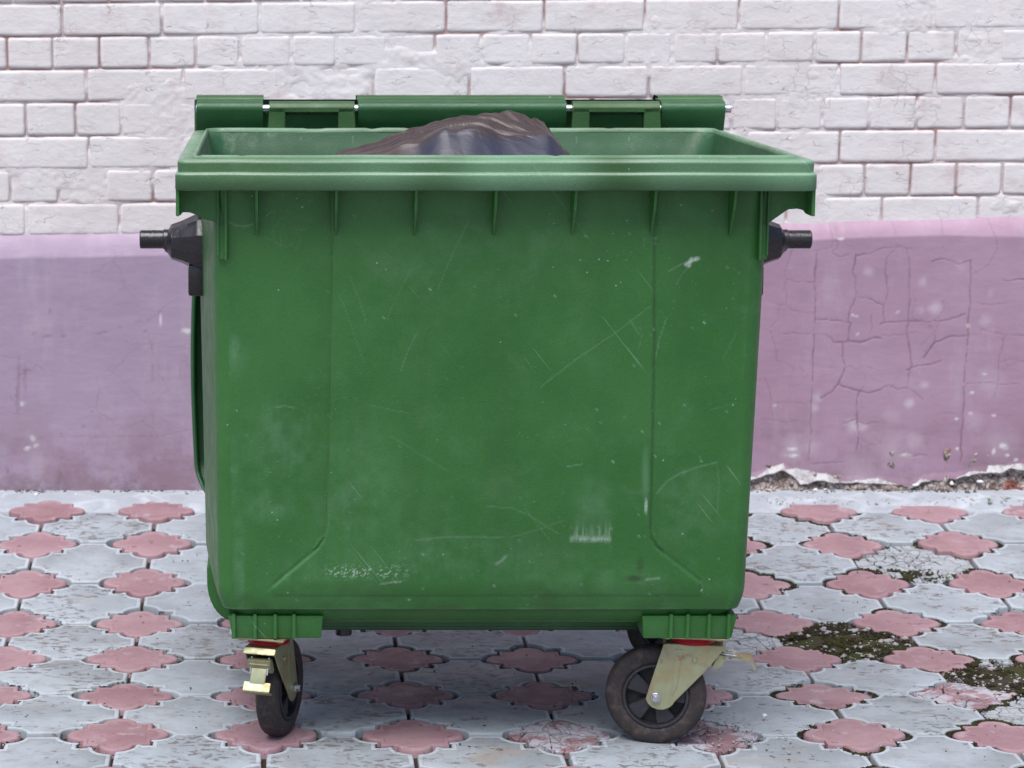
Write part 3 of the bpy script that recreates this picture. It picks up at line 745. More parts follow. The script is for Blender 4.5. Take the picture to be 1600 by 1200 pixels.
for (cx, cy, rx_, ry_) in [(1237, 701, 7, 2.5), (1238, 712, 8, 2.5), (1211, 633, 3, 2), (1339, 494, 3, 1.5), (1333, 492, 2.5, 1.5), (1513, 510, 3, 3), (1516, 646, 3, 2), (1496, 702, 2.5, 2), (1553, 650, 3, 2), (1552, 705, 3, 4), (1575, 712, 3, 2), (1587, 718, 3, 3), (1537, 584, 4, 2), (1518, 613, 3, 2), (1415, 711, 8, 2), (1495, 655, 3, 2), (250, 500, 2, 8), (292, 517, 7, 3), (35, 630, 3, 3), (42, 701, 4, 3), (51, 685, 3, 4), (57, 697, 3, 2), (1314, 372, 5, 2), (1340, 521, 2, 2), (1403, 487, 3, 2), (1568, 698, 5, 4), (53, 772, 5, 3), (115, 771, 3, 2)]:
    e_ = np.hypot((mx_-cx+wob)/rx_, (my_-cy+wob2)/ry_); bare = np.maximum(bare, .85*np.clip(1.6-e_, 0, 1))
for (cx, cy, rx_, ry_) in [(73, 525, 6, 2.5), (98, 524, 5, 2.5), (163, 519, 5, 2), (153, 521, 3, 2), (186, 513, 2, 1.5), (52, 521, 4, 3), (129, 665, 3, 3), (78, 487, 1.5, 5), (94, 745, 3, 12), (210, 752, 6, 3), (38, 590, 2, 25), (28, 600, 3, 40), (242, 718, 4, 3), (262, 702, 3, 2), (255, 760, 3, 3), (12, 735, 3, 6)]:
    e_ = np.hypot((mx_-cx+wob*2)/rx_, (my_-cy+wob2)/ry_); crack = np.maximum(crack, .62*np.clip(1.5-e_, 0, 1)*(.5+.5*vn(mx_*.3, my_*.3, 2)))
# ledge rows
rowsX, rowsY, rowsZ = [], [], []
for q in (.06, .15, .3, .5, .7, .88, 1.):
    rowsX.append(xs); bulge = .006*math.sin(q*math.pi)
    rowsY.append(Yp[-1]+(YB+.012-Yp[-1])*q-bulge*.5+.002*(fbm(xs*12, xs*0+q*9, 50)-.5)); rowsZ.append(zlo+(zhi-zlo)*q+bulge)
Xa = np.concatenate([X, rowsX]); Ya = np.concatenate([Yp, rowsY]); Za = np.concatenate([Z, rowsZ])
crack = np.concatenate([crack, np.zeros((7, len(xs)))]); pale = np.concatenate([pale, np.zeros((7, len(xs)))]); bare = np.concatenate([bare, np.zeros((7, len(xs)))])
mxl, myl = measure(Xa[-7:], Ya[-7:], Za[-7:])
for pts_ in ([(1294, 342), (1301, 372)], [(1390, 338), (1400, 365)], [(1470, 335), (1473, 370)], [(1540, 335), (1556, 372)]):
    crack[-7:] = np.maximum(crack[-7:], .4*np.clip(1.3-seg_dist(mxl, myl, pts_)/1.3, 0, 1))
bare[-1] = np.maximum(bare[-1], (fbm(xs*25, xs*0, 51) > .6)*.5)
# under-edge turned back to the rubble
Xb = np.stack([xs, xs]); Yb_ = np.stack([np.full(len(xs), YP+.045), Ya[0]+.012]); Zb = np.stack([zb+.004, zb+.001])
Xa = np.concatenate([Xb, Xa]); Ya = np.concatenate([Yb_, Ya]); Za = np.concatenate([Zb, Za])
pad = lambda a, v=0.: np.concatenate([np.full((2, len(xs)), v), a])
o = npmesh('plinth', np.stack([Xa, Ya, Za], -1), grid_faces(Xa.shape[0], len(xs)), M['plinth'], None, True, {'crack': pad(crack), 'pale': pad(pale), 'bare': pad(bare, 1.)}); par(o)
# crumbled base showing below the plaster at the right
xs = np.arange(.95, 2.75, .0035); zs = np.arange(-.01, .16, .0035); X, Z = np.meshgrid(xs, zs)
rub = fbm(X*26, Z*32, 60, 5); y = YP+.036-.046*rub-.016*sst(.055, .0, Z)+.010*(vn(X*60, Z*60, 62)-.5)
o = npmesh('rubble', np.stack([X, y, Z], -1), grid_faces(len(zs), len(xs)), M['rubble'], None, False); par(o)
pts = []; szs = []
rg = np.random.default_rng(12)
for _ in range(260):
    x = rg.uniform(1.02, 2.2); z = abs(rg.normal())*.022+.018; hz = np.interp(x, bp[:, 0], bp[:, 1])
    if z > hz-.004: continue
    pts.append((x, YP+.018+rg.uniform(-.008, .012), z)); szs.append(rg.choice([.003, .005, .008, .013], p=[.35, .35, .2, .1]))
o = blobs('rubble', pts, szs, M['rubble'], None, .7, seed=8); par(o)
pts = [(1.12, YP+.0, .035), (1.52, YP, .024), (1.545, YP-.004, .028), (1.80, YP, .04), (1.85, YP+.004, .03), (1.90, YP, .045), (1.98, YP, .05), (1.2, YP+.004, .03)]
o = blobs('plaster_chip', pts, [.009, .008, .006, .010, .009, .010, .008, .007], M['chip'], None, .5, jit=.6, seed=9); par(o)

# ================================================================== THE BIN
TILT = .043
bin_ = empty('waste_container', (.41, 0, 0)); bin_.rotation_euler = (-TILT, 0, 0)
tag(bin_, 'large green plastic wheeled waste container with its lid hanging open behind', 'waste container')
def to_local(X, Y, Z):
    c, s = math.cos(TILT), math.sin(TILT); return X-.41, Y*c-Z*s, Y*s+Z*c
def to_world(x, y, z):
    c, s = math.cos(TILT), math.sin(TILT); return x+.41, y*c+z*s, -y*s+z*c
ZL, ZT = .300, 1.150
def fy(z): return -.113-(z-.30)*.122          # front face
def by(z): return .600+(z-.30)*.085
def hw(z): return .552+(z-.30)*.018
def hwf(z): return .5195+(z-.30)*.006
rs = .0026
xs_f = np.arange(-.47, .47001, rs); nz = int((ZT-ZL)/rs); zsb = np.linspace(ZL, ZT, nz)
# perimeter: parametrised columns; u = kind
cols = []
for xx in xs_f: cols.append(('f', xx))
for k in range(1, 16): cols.append(('cr', k/16))
for k in range(0, 11): cols.append(('r', k/10))
for k in range(1, 7): cols.append(('cbr', k/7))
for k in range(0, 17): cols.append(('b', k/16))
for k in range(1, 7): cols.append(('cbl', k/7))
for k in range(0, 11): cols.append(('l', k/10))
for k in range(1, 16): cols.append(('cl', k/16))
def section(z, inset=0.):
    """one ring of (x, y) for height array z (n,) -> (n, cols, 2)"""
    z = np.asarray(z, float); Wd = hw(z)-inset; Wf = hwf(z)-inset; Fy = fy(z)+inset; By = by(z)-inset; r = .030; rbk = .04
    out = np.zeros((len(z), len(cols), 2))
    for c, (k, u) in enumerate(cols):
        if k == 'f': x = u/.47*(Wf-r); y = Fy
        elif k == 'cr': a = u*math.pi/2; x = Wf-r+r*math.sin(a); y = Fy+r-r*math.cos(a)
        elif k == 'r': x = Wf+(Wd-Wf)*min(1, u/.6)**.8; y = Fy+r+(By-rbk-Fy-r)*u
        elif k == 'cbr': a = u*math.pi/2; x = Wd-rbk+rbk*math.cos(a); y = By-rbk+rbk*math.sin(a)
        elif k == 'b': x = (Wd-rbk)*(1-2*u); y = By
        elif k == 'cbl': a = u*math.pi/2; x = -(Wd-rbk)-rbk*math.sin(a); y = By-rbk+rbk*math.cos(a)
        elif k == 'l': x = -(Wf+(Wd-Wf)*min(1, (1-u)/.6)**.8); y = By-rbk-(By-rbk-Fy-r)*u
        else: a = u*math.pi/2; x = -(Wf-r)-r*math.cos(a); y = Fy+r-r*math.sin(a)
        out[:, c, 0] = x; out[:, c, 1] = y
    return out
S = section(zsb); S[..., 0] -= .004; NC = len(cols); nf = len(xs_f)
X = S[..., 0]; Y = S[..., 1]; Z = np.broadcast_to(zsb[:, None], X.shape).copy()
# lower corners tuck in
tuck = .010*np.clip(1-(Z-ZL)/.05, 0, 1)**2
X = X*(1-tuck/.53); Y = Y+tuck*.6*(Y < .2)-tuck*.6*(Y > .4)
fm = np.zeros(X.shape); fm[:, :nf] = 1
mx_, my_ = measure(*to_world(X, Y, Z))
# raised centre panel bounded by the two moulded seams
seamL = [(520, 290), (516.5, 500), (513, 700), (509, 825), (505, 842), (496, 855), (482, 868), (440, 903), (415, 925)]
seamR = [(1023, 290), (1023, 560), (1020, 700), (1017, 825), (1019, 842), (1027, 855), (1040, 866), (1075, 893), (1094, 908)]
dL = seg_dist(mx_, my_, seamL); dR = seg_dist(mx_, my_, seamR); ds = np.minimum(dL, dR)
fadeS = sst(945, 905, my_+(np.abs(mx_-767) > 340)*12)
inside = (mx_ > np.interp(my_, [290, 830, 868, 925], [520, 509, 482, 415])) & (mx_ < np.interp(my_, [290, 825, 866, 908], [1023, 1017, 1040, 1094])) & (my_ < 930)
side_s = np.where(inside, 1., -1.)
step = sst(-3.5, 3.5, ds*side_s)*fm
Y = Y-(.0035*step-.0030*np.exp(-(ds/2.2)**2)*fm)*fadeS*fm
Y = Y-fm*.0045*(fbm(X*2.3, Z*2.3, 70, 3)-.5)-fm*.0007*(fbm(X*11, Z*11, 72, 2)-.5)
Y = Y-fm*.004*np.cos(np.clip(X/.5, -1, 1)*math.pi/2)*np.sin((Z-.3)/.85*math.pi)
# wear marks
wear = np.zeros(X.shape); hz = np.zeros(X.shape); stn_seam = np.zeros(X.shape)
n1 = fbm(mx_*.06, my_*.06, 80); n2 = vn(mx_*.5, my_*.5, 81); n3 = vn(mx_*.9, my_*.12, 82)
def line(pts_, w_, a_, tgt):
    P = np.array(pts_); m = (fm > 0) & (mx_ > P[:, 0].min()-12) & (mx_ < P[:, 0].max()+12) & (my_ > P[:, 1].min()-12) & (my_ < P[:, 1].max()+12)
    d = seg_dist(mx_[m], my_[m], pts_); tgt[m] = np.maximum(tgt[m], a_*np.clip(1.35-d/w_, 0, 1)*(.45+.55*n2[m]))
for pts_, w_, a_ in [
  ([(346, 340), (368, 352), (381, 354), (396, 350)], 1.6, .42), ([(415, 338), (424, 330)], 1.2, .3), ([(1044, 424), (1071, 409)], 1.2, .45), ([(1080, 412), (1064, 430), (1056, 445)], 1.1, .3),
  ([(1015, 478), (960, 520), (900, 560), (845, 603)], 1.0, .32), ([(984, 500), (998, 522)], 1.1, .35), ([(997, 545), (1003, 520)], 1, .25), ([(1041, 497), (1030, 530), (1024, 560)], 1.1, .3),
  ([(1027, 770), (1042, 752), (1062, 740), (1090, 730), (1121, 722)], 1.6, .32), ([(1120, 722), (1124, 760), (1121, 800)], 1.4, .16),
  ([(732, 345), (705, 400), (684, 451)], .9, .25), ([(651, 520), (638, 545), (625, 580)], .9, .3), ([(547, 432), (560, 465), (572, 500)], .9, .22), ([(530, 460), (550, 510), (566, 560)], .9, .2),
  ([(650, 843), (700, 838), (745, 838), (785, 839)], 1.7, .26), ([(760, 790), (800, 793), (825, 803), (850, 820), (872, 833)], 1.2, .28), ([(800, 838), (850, 824), (880, 812)], 1.6, .16),
  ([(595, 912), (612, 909), (626, 908)], 1.8, .7), ([(575, 632), (640, 645)], 1.2, .16), ([(610, 680), (650, 705), (700, 735)], 1.4, .16), ([(885, 728), (905, 725)], 1.1, .5), ([(790, 868), (783, 876), (775, 880)], 3., .3),
  ([(640, 425), (616, 470), (604, 500)], .8, .2), ([(866, 581), (850, 600)], .8, .2), ([(430, 636), (445, 634), (460, 637)], 1.5, .4), ([(350, 590), (344, 604)], 2.4, .6), ([(340, 585), (352, 592)], 1.5, .5),
  ([(415, 370), (440, 385), (437, 360), (445, 352)], .9, .16), ([(455, 378), (462, 392), (470, 370)], .9, .18), ([(440, 340), (425, 362), (432, 380), (450, 386)], .9, .16), ([(1010, 905), (1030, 903)], 2, .35), ([(1024, 380), (1024, 372)], 2.2, .6),
  ([(1007, 372), (1007, 390)], 1., .4), ([(405, 300), (404, 362)], 1, .12), ([(1150, 520), (1130, 560)], 1, .18), ([(1110, 640), (1150, 630)], 1, .18)]:
    line(pts_, w_*.9, a_*(.38 if len(pts_) > 1 and w_ < 2 else .7), wear)
def blob(cx, cy, rx_, ry_, a_, tgt, nz_=None, k=1.4):
    e_ = np.hypot((mx_-cx)/rx_, (my_-cy)/ry_); q = a_*np.clip(k-e_, 0, 1)*fm
    if nz_ is not None: q = q*nz_
    np.maximum(tgt, q, out=tgt)
line([(1072, 413), (1082, 406), (1090, 404)], 3.2, .75, wear); line([(1076, 415), (1080, 405)], 3., .8, wear)
# scrape with upward streaks
q = sst(888, 892, mx_)*sst(957, 951, mx_)
wear = np.maximum(wear, fm*q*np.clip(1-np.abs(my_-841-5*(n1-.5))/(6+3*n1), 0, 1)*(.2+.6*n3)*(.5+.5*n2)*.85)
wear = np.maximum(wear, fm*q*sst(802, 838, my_)*sst(846, 840, my_)*np.clip(vn(mx_*.5, my_*.02, 83)*2-.9, 0, 1)*.38*sst(795, 845, my_+30*(n1-.5)))
blob(1009, 790, 2.2, 11, .75, wear, .5+.5*n2); blob(1008, 740, 6, 42, .30, hz, None, 1.3); blob(925, 790, 28, 40, .22, hz, n1*1.6)
# rubbed pale areas
for a in [(358, 556, 24, 32, .5), (374, 880, 9, 78, .42), (352, 745, 26, 60, .32), (440, 700, 60, 70, .30), (420, 790, 40, 26, .36), (560, 780, 60, 120, .22), (470, 900, 60, 40, .2), (730, 870, 200, 40, .22), (1070, 800, 50, 60, .25), (1180, 560, 18, 150, .30), (560, 700, 14, 60, .25), (900, 905, 150, 30, .22), (650, 480, 80, 130, .10), (770, 420, 110, 90, .10)]:
    blob(*a[:4], a[4]*.75, hz, np.clip(n1*2.6-.55, 0, 1.3)*(.55+.45*vn(mx_*.25, my_*.02, 86))*(.6+.4*n2))
# flecks, denser low down
rg = np.random.default_rng(40)
for _ in range(150):
    cx = rg.uniform(345, 1190); cy = 300+650*rg.random()**.62
    sx_, sy_ = rg.uniform(.6, 1.7), rg.uniform(.5, 1.2); a_ = rg.uniform(.1, .8)**1.8
    j0 = np.searchsorted(xs_f, -.47+(cx-345)/845*.94); i0 = int((1-(cy-300)/650)*nz)
    sl2 = (slice(max(0, i0-14), i0+14), slice(max(0, j0-14), min(nf, j0+14)))
    if wear[sl2].size == 0: continue
    mcx = mx_[sl2].mean(); mcy = my_[sl2].mean()
    e_ = np.hypot((mx_[sl2]-mcx)/sx_, (my_[sl2]-mcy-.5*(mx_[sl2]-mcx))/sy_)
    wear[sl2] = np.maximum(wear[sl2], a_*np.clip(1.5-e_, 0, 1))
for _ in range(150):   # a rough patch low at the left
    pass
q = fm*sst(500, 520, mx_)*sst(660, 600, mx_)*np.clip(1-np.abs(my_-893)/15, 0, 1)*(vn(mx_*.45, my_*.7, 84) > .74); wear = np.maximum(wear, .55*q)
stn_seam = np.maximum(stn_seam, .55*np.exp(-(ds/1.3)**2)*fm*fadeS*(.4+.6*n1)); blob(1000, 882, 6, 13, .6, stn_seam, n2+.3); blob(990, 903, 14, 5, .75, stn_seam, n1+.3); blob(1024, 377, 4, 5, .7, stn_seam); blob(860, 845, 40, 60, .13, stn_seam, n1*1.5); blob(805, 850, 6, 30, .15, stn_seam)  # seam grooves darkened along their line; the spots are stains
stn_seam = np.maximum(stn_seam, fm*.42*sst(.40, .305, Z)*np.clip(fbm(X*16, Z*20, 140, 5)*2.4-1.0, 0, 1)); stn_seam = np.maximum(stn_seam, fm*.30*np.clip(vn(X*38, Z*1.6, 141)*1.9-1.1, 0, 1)*fbm(X*9, Z*7, 142))
# moulded upper edge slightly greyed, worn lower lip
wear = np.maximum(wear, np.clip(1-(Z-ZL)/.0035, 0, 1)*.22*fbm(X*25, Z*3, 85))
# below the lip: undercut and floor
S2 = section(np.array([.295, .290, .272, .262])); ins = [.004, .012, .030, .06]
ringsX, ringsY, ringsZ = [], [], []
for i, (zz, nn) in enumerate(zip([.2975, .287, .270, .262], [.016, .026, .040, .085])):
    s_ = section(np.array([ZL]), nn)[0]; ringsX.append(s_[:, 0]); ringsY.append(s_[:, 1]); ringsZ.append(np.full(NC, zz))
rX, rY, rZ = np.array(ringsX)[::-1], np.array(ringsY)[::-1], np.array(ringsZ)[::-1]
Vb = np.concatenate([np.stack([rX, rY, rZ], -1), np.stack([X, Y, Z], -1)])
zz4 = np.zeros((4, NC))
Q = grid_faces(Vb.shape[0], NC, closed=True)
body = npmesh('body', Vb, Q, [M['body']], bin_, True, {'wear': np.concatenate([zz4, wear]), 'haze_mark': np.concatenate([zz4, np.clip(hz, 0, 1)]), 'stain_seam': np.concatenate([zz4, stn_seam])})
# floor plate closing the bottom
fl = section(np.array([ZL]), .07)[0]
pl = [(-.45, -.04), (.45, -.04), (.45, .53), (-.45, .53)]
bevbox('floor', (-.455, -.045, .258), (.455, .535, .268), .003, M['body'], bin_)
# sump: the deeper trough between the feet
prism_obj('floor_trough', [(.045, .268), (.052, .222), (.062, .214), (.53, .214), (.55, .268)], 0, -.330, .330, M['lid'], bin_, .004)
cyl('drain_plug', (-.27, .085, .200), (-.27, .085, .216), .017, M['black_plastic'], bin_)
for sx in (-1, 1):
    prism_obj('side_skirt', [(sx*.40, .33), (sx*.551, .33), (sx*.5505, .285), (sx*.546, .262), (sx*.535, .238), (sx*.518, .220), (sx*.495, .211), (sx*.40, .211)], 1, .14, .50, M['body'], bin_, .004)
# inner liner
def rrect(hwx, y0, y1, r, n=6):
    P = []
    for cx, cy, a0 in ((hwx-r, y0+r, -90), (hwx-r, y1-r, 0), (-hwx+r, y1-r, 90), (-hwx+r, y0+r, 180)):
        for k in range(n+1):
            a = R(a0+90*k/n); P.append((cx+r*math.cos(a), cy+r*math.sin(a)))
    return P
def densify(P, maxd=.03):
    out = []
    for a, b in zip(P, P[1:]+P[:1]):
        n = max(1, int(math.hypot(b[0]-a[0], b[1]-a[1])/maxd))
        for k in range(n): out.append((a[0]+(b[0]-a[0])*k/n, a[1]+(b[1]-a[1])*k/n))
    return out
RY0, RY1, RW = -.281, .722, .596
NRM = 6
def rim_ring(ins, r):
    f = 1.35
    return rrect(RW-ins, RY0+ins*f, RY1-ins*1.1, max(r-ins*.15, .008), NRM)
profile = [(.060, 1.139, .02), (.004, 1.1375, .02), (.0, 1.1405, .02), (.0001, 1.164, .02), (.0002, 1.166, .02), (.0008, 1.1685, .02), (.0020, 1.1700, .02), (.0042, 1.1703, .02), (.0050, 1.1715, .02), (.0049, 1.174, .02), (.0043, 1.1865, .02), (.0042, 1.188, .02), (.0052, 1.1925, .02), (.0095, 1.1945, .02),
           (.0305, 1.1945, .03), (.0325, 1.2000, .03), (.0345, 1.2012, .03), (.0370, 1.2000, .03), (.0385, 1.1915, .035)]
ringsP = []; 
base_ = None
for ins, z_, r_ in profile:
    ringsP.append((rrect(RW-ins, RY0+ins*1.35, RY1-ins*1.1, r_, NRM), z_))
# the same subdivision for every ring
def densify_like(P, counts):
    out = []
    for (a, b), n in zip(zip(P, P[1:]+P[:1]), counts):
        for k in range(n): out.append((a[0]+(b[0]-a[0])*k/n, a[1]+(b[1]-a[1])*k/n))
    return out
P0 = ringsP[0][0]; counts = [max(1, int(math.hypot(b[0]-a[0], b[1]-a[1])/.012)) for a, b in zip(P0, P0[1:]+P0[:1])]
A = np.array([[(x, y, z_) for x, y in densify_like(P, counts)] for P, z_ in ringsP])
wv = .0016*(fbm(A[..., 0]*6, A[..., 1]*6, 90, 3)-.5)
A[..., 2] += wv*1.3; A[..., 1] += .0022*(fbm(A[..., 0]*5, A[..., 2]*0+2, 91, 3)-.5)*(A[..., 1] < 0)
# nicks on the inner ridge
nk = (vn(A[..., 0]*45, A[..., 1]*45, 92) > .82); rid = np.zeros(A.shape[:2]); rid[15:18] = 1
A[..., 2] -= .0022*nk*rid
wr = np.zeros(A.shape[:2]); wr[5:8] = .35; wr[12:14] = .25; wr[15:18] = .22; wr *= .35+.9*vn(A[..., 0]*14, A[..., 1]*14+A[..., 2]*3, 93)
rim = npmesh('rim', A, grid_faces(A.shape[0], A.shape[1], closed=True), M['rim'], bin_, False, {'wear': np.clip(wr, 0, 1), 'haze_mark': .6*vn(A[..., 0]*9, A[..., 1]*3+1, 94)})
# liner, from rim ridge down to floor
lin = []
for ins, z_, r_ in [(.0386, 1.1917, .035), (.0410, 1.183, .045), (.046, 1.165, .055), (.056, 1.135, .06), (.060, 1.10, .06), (.066, 1.0, .06), (.074, .8, .06), (.082, .5, .06), (.088, .33, .06), (.12, .30, .05)]:
    lin.append([(x, y, z_) for x, y in densify_like(rrect(min(RW-ins, hwf(z_)-.008+max(0, (z_-1.06)/.12)*.06), max(RY0+ins*1.35, fy(z_)+.008), RY1-ins*1.35, r_, NRM), counts)])
lin = np.array(lin)
lin[1:, :, 1] += .004*(fbm(lin[1:, :, 0]*5, lin[1:, :, 2]*5, 130, 3)-.5)
npmesh('liner', lin[::-1], grid_faces(lin.shape[0], lin.shape[1], closed=True), M['inner'], bin_, True)
for x in (-.353, -.238, .257, .373):
    prism_obj('liner_rib', [(.672, 1.188), (.6655, 1.182), (.640, 1.09), (.70, 1.09)], 0, x-.0022, x+.0022, M['inner'], bin_)
fp = [tuple(q) for q in lin[-1]]
mesh('liner_floor', fp, [tuple(range(len(fp)))], M['inner'], bin_)

# front ribs under the rim
for k in range(-3, 4):
    x = k*.1485+.001; V = []
    yb_, yt = fy(1.048)-.0005, fy(1.14)
    t0, t1 = .0024, .0052
    y_out = RY0+.012
    V = [(x-t1, yt+.01, 1.1415), (x+t1, yt+.01, 1.1415), (x+t0, y_out, 1.1415), (x-t0, y_out, 1.1415),
         (x-t1, fy(1.10)+.01, 1.10), (x+t1, fy(1.10)+.01, 1.10), (x+t0, y_out+.017, 1.10), (x-t0, y_out+.017, 1.10),
         (x-t1*.6, yb_+.008, 1.047), (x+t1*.6, yb_+.008, 1.047), (x+t0*.7, yb_-.006, 1.049), (x-t0*.7, yb_-.006, 1.049)]
    Fc = [(0, 1, 2, 3)]
    for a in (0, 4):
        for i in range(4): j = (i+1) % 4; Fc.append((a+i, a+4+i, a+4+j, a+j))
    Fc.append((8, 11, 10, 9))
    mesh('rib', V, Fc, M['body'], bin_)
# side ears: front-facing plates under the rim corners with an edge strip
for s in (-1, 1):
    P = [(.5945, 1.1400), (.5945, 1.094), (.5885, 1.090), (.585, 1.0955), (.573, 1.0985), (.556, 1.0970), (.546, 1.090), (.5225, 1.073), (.516, 1.068), (.500, 1.068), (.500, 1.1400)]
    if s < 0: P = [(.5945, 1.1400), (.5945, 1.088), (.5885, 1.085), (.585, 1.0915), (.572, 1.0915), (.556, 1.086), (.546, 1.079), (.5225, 1.073), (.516, 1.060), (.500, 1.060), (.500, 1.1400)]
    P = [(s*a, b) for a, b in P]
    prism_obj('corner_ear', P, 1, -.206, -.200, M['body'], bin_, .0012)
    prism_obj('ear_rib', [(s*.5885, 1.1412), (s*.5950, 1.1412), (s*.5950, 1.089), (s*.5885, 1.089)], 1, -.262, -.1995, M['body'], bin_, .001)
    prism_obj('ear_rib', [(s*.500, 1.1412), (s*.505, 1.1412), (s*.5055, 1.002), (s*.501, 1.002)], 1, -.2215, -.17, M['body'], bin_, .001)
    prism_obj('ear_rib', [(s*.516, 1.1412), (s*.5195, 1.1412), (s*.519, 1.010), (s*.5155, 1.010)], 1, -.2145, -.165, M['body'], bin_, .001)
    prism_obj('ear_rib', [(s*.5195, 1.07), (s*.505, 1.07), (s*.505, 1.003), (s*.5185, 1.003)], 1, -.2085, -.166, M['body'], bin_, .001)
    # rear ear
    prism_obj('corner_ear', [(s*.5945, 1.1400), (s*.5945, 1.05), (s*.52, 1.02), (s*.50, 1.1400)], 1, .56, .568, M['body'], bin_, .001)

# feet (caster blocks)
def foot(sx, y0, y1):
    xa, xb = (.315, .503)
    def tp(co):
        t = (.28-co.z)/.06
        if t > 0:
            co.x += (-.012 if co.x*sx > .42 else .006)*sx*min(1, t); 
            co.y += .010*min(1, t) if co.y < (y0+y1)/2 else -.01*min(1, t)
        return co
    f = bevbox('foot', (min(sx*xa, sx*xb), y0, .2355), (max(sx*xa, sx*xb), y1, .2835), .003, M['body'], bin_, taper=tp)
    return f
for sx in (-1, 1):
    f = foot(sx, -.093, .13)
    for k, xx in enumerate([.492, .450, .410, .373] if sx < 0 else [.372, .405, .447, .486]):
        x = sx*xx
        r_ = prism_obj('foot_rib', [(-.100, .288), (-.0960, .2370), (-.08, .2370), (-.08, .288)], 0, x-.0035, x+.0035, M['body'], bin_, .001); r_.parent = f
    f = foot(sx, .46, .60)

# trunnions (side lifting pins)
for sx in (-1, 1):
    ya, za = .207, 1.000; zh = .995
    # faceted housing as a lathe along x with 10 sides
    n = 10; prof = [(.540, .060), (.566, .060), (.572, .057), (.600, .044), (.622, .036), (.630, .024), (.636, .020)]
    V = []; Fc = []
    for xx, rr in prof:
        for i in range(n):
            a = 2*math.pi*(i+.5)/n; V.append((sx*xx, ya+rr*math.cos(a)*1.05, zh+rr*math.sin(a)))
    for k in range(len(prof)-1):
        for i in range(n):
            j = (i+1) % n; q = (k*n+i, k*n+j, (k+1)*n+j, (k+1)*n+i); Fc.append(q if sx < 0 else q[::-1])
    Fc.append(tuple(range((len(prof)-1)*n, len(prof)*n)))
    h = mesh('trunnion', V, Fc, M['black_plastic'], bin_, sharp=28)
    p_ = cyl('lifting_pin', (sx*.608, ya, za), (sx*.687, ya, za), .0190, M['black_plastic'], h, 28, bev=.002)
    cyl('pin_collar', (sx*.620, ya, za), (sx*.641, ya, za), .0208, M['black_plastic'], h, 28, bev=.003)
    bevbox('trunnion_foot', (min(sx*.545, sx*.588), ya-.03, .886), (max(sx*.545, sx*.588), ya+.035, .950), .006, M['black_plastic'], h)

# hinge brackets on the back rim
RODY, RODZ = .755, 1.2405
cyl('hinge_rod', (-.588, RODY, RODZ), (.6135, RODY, RODZ), .0092, M['steel'], bin_, 24)
for xa, xb, wa, wb in ((-.427, -.230, -.388, -.269), (.252, .453, .292, .414)):
    y0, y1 = .724, .738
    br = empty('hinge_bracket', (0, 0, 0), bin_)
    prism_obj('post', [(xa, 1.19), (wa, 1.19), (wa+.0005, 1.243), (xa+.004, 1.243)], 1, y0, y1, M['rim'], br, .0015)
    prism_obj('post', [(wb, 1.19), (xb, 1.19), (xb-.003, 1.243), (wb, 1.243)], 1, y0, y1, M['rim'], br, .0015)
    # top bar curls over the rod
    P = [(y0, 1.234), (y0, 1.245), (y0+.006, 1.253), (y0+.02, 1.2575), (RODY+.006, 1.2575), (RODY+.016, 1.250), (RODY+.018, 1.238), (RODY+.012, 1.226), (RODY+.008, 1.226), (RODY+.010, 1.236), (y1, 1.236)]
    prism_obj('top_bar', P, 0, xa+.0035, xb-.0025, M['rim'], br, .001)
    for cx_ in (xa+.006, wa-.004, wb+.004, xb-.006):
        prism_obj('cheek', [(y1-.002, 1.19), (RODY+.012, 1.20), (RODY+.012, 1.24), (y1-.002, 1.2355)], 0, cx_-.0025, cx_+.0025, M['rim'], br)
# back flange
bevbox('back_flange', (-.56, .700, 1.150), (.56, .7265, 1.1935), .003, M['rim'], bin_)

# ---- lid (hanging behind)
lid = empty('lid', (0, 0, 0), bin_)
def lid_shell():
    nu, nv = 61, 70
    u = np.linspace(-1, 1, nu); v = np.linspace(0, 1, nv); U, Vv = np.meshgrid(u, v)
    z = 1.258-.905*Vv
    half = .590+.004*Vv+.010*np.sin(np.clip((Vv-.35)/.6, 0, 1)*math.pi)
    half = half*np.where(Vv > .93, np.sqrt(np.clip(1-((Vv-.93)/.07)**2*.10, 0, 1)), 1)
    y = RODY+.075+.055*np.sin(Vv*math.pi)**.8+.0*U
    dome = .045*(1-U**4)*np.sin(np.clip(Vv*1.05, 0, 1)*math.pi)**.6
    y = y+dome+.03*(1-U**2)*(Vv < .0)
    # bottom tip curves forward
    y = y-.05*np.clip((Vv-.93)/.07, 0, 1)**2
    X_ = U*half
    out = np.stack([X_, y, z], -1); inn = out.copy(); inn[..., 1] -= .006
    return out, inn, nu, nv
out_, inn_, nu, nv = lid_shell()
Vall = np.concatenate([out_.reshape(-1, 3), inn_.reshape(-1, 3)]); n0 = nu*nv
Qa = grid_faces(nv, nu, flip=False); Qb = grid_faces(nv, nu, flip=True)+n0
npmesh('lid_panel', Vall, np.concatenate([Qa, Qb]), M['lid'], lid, True)
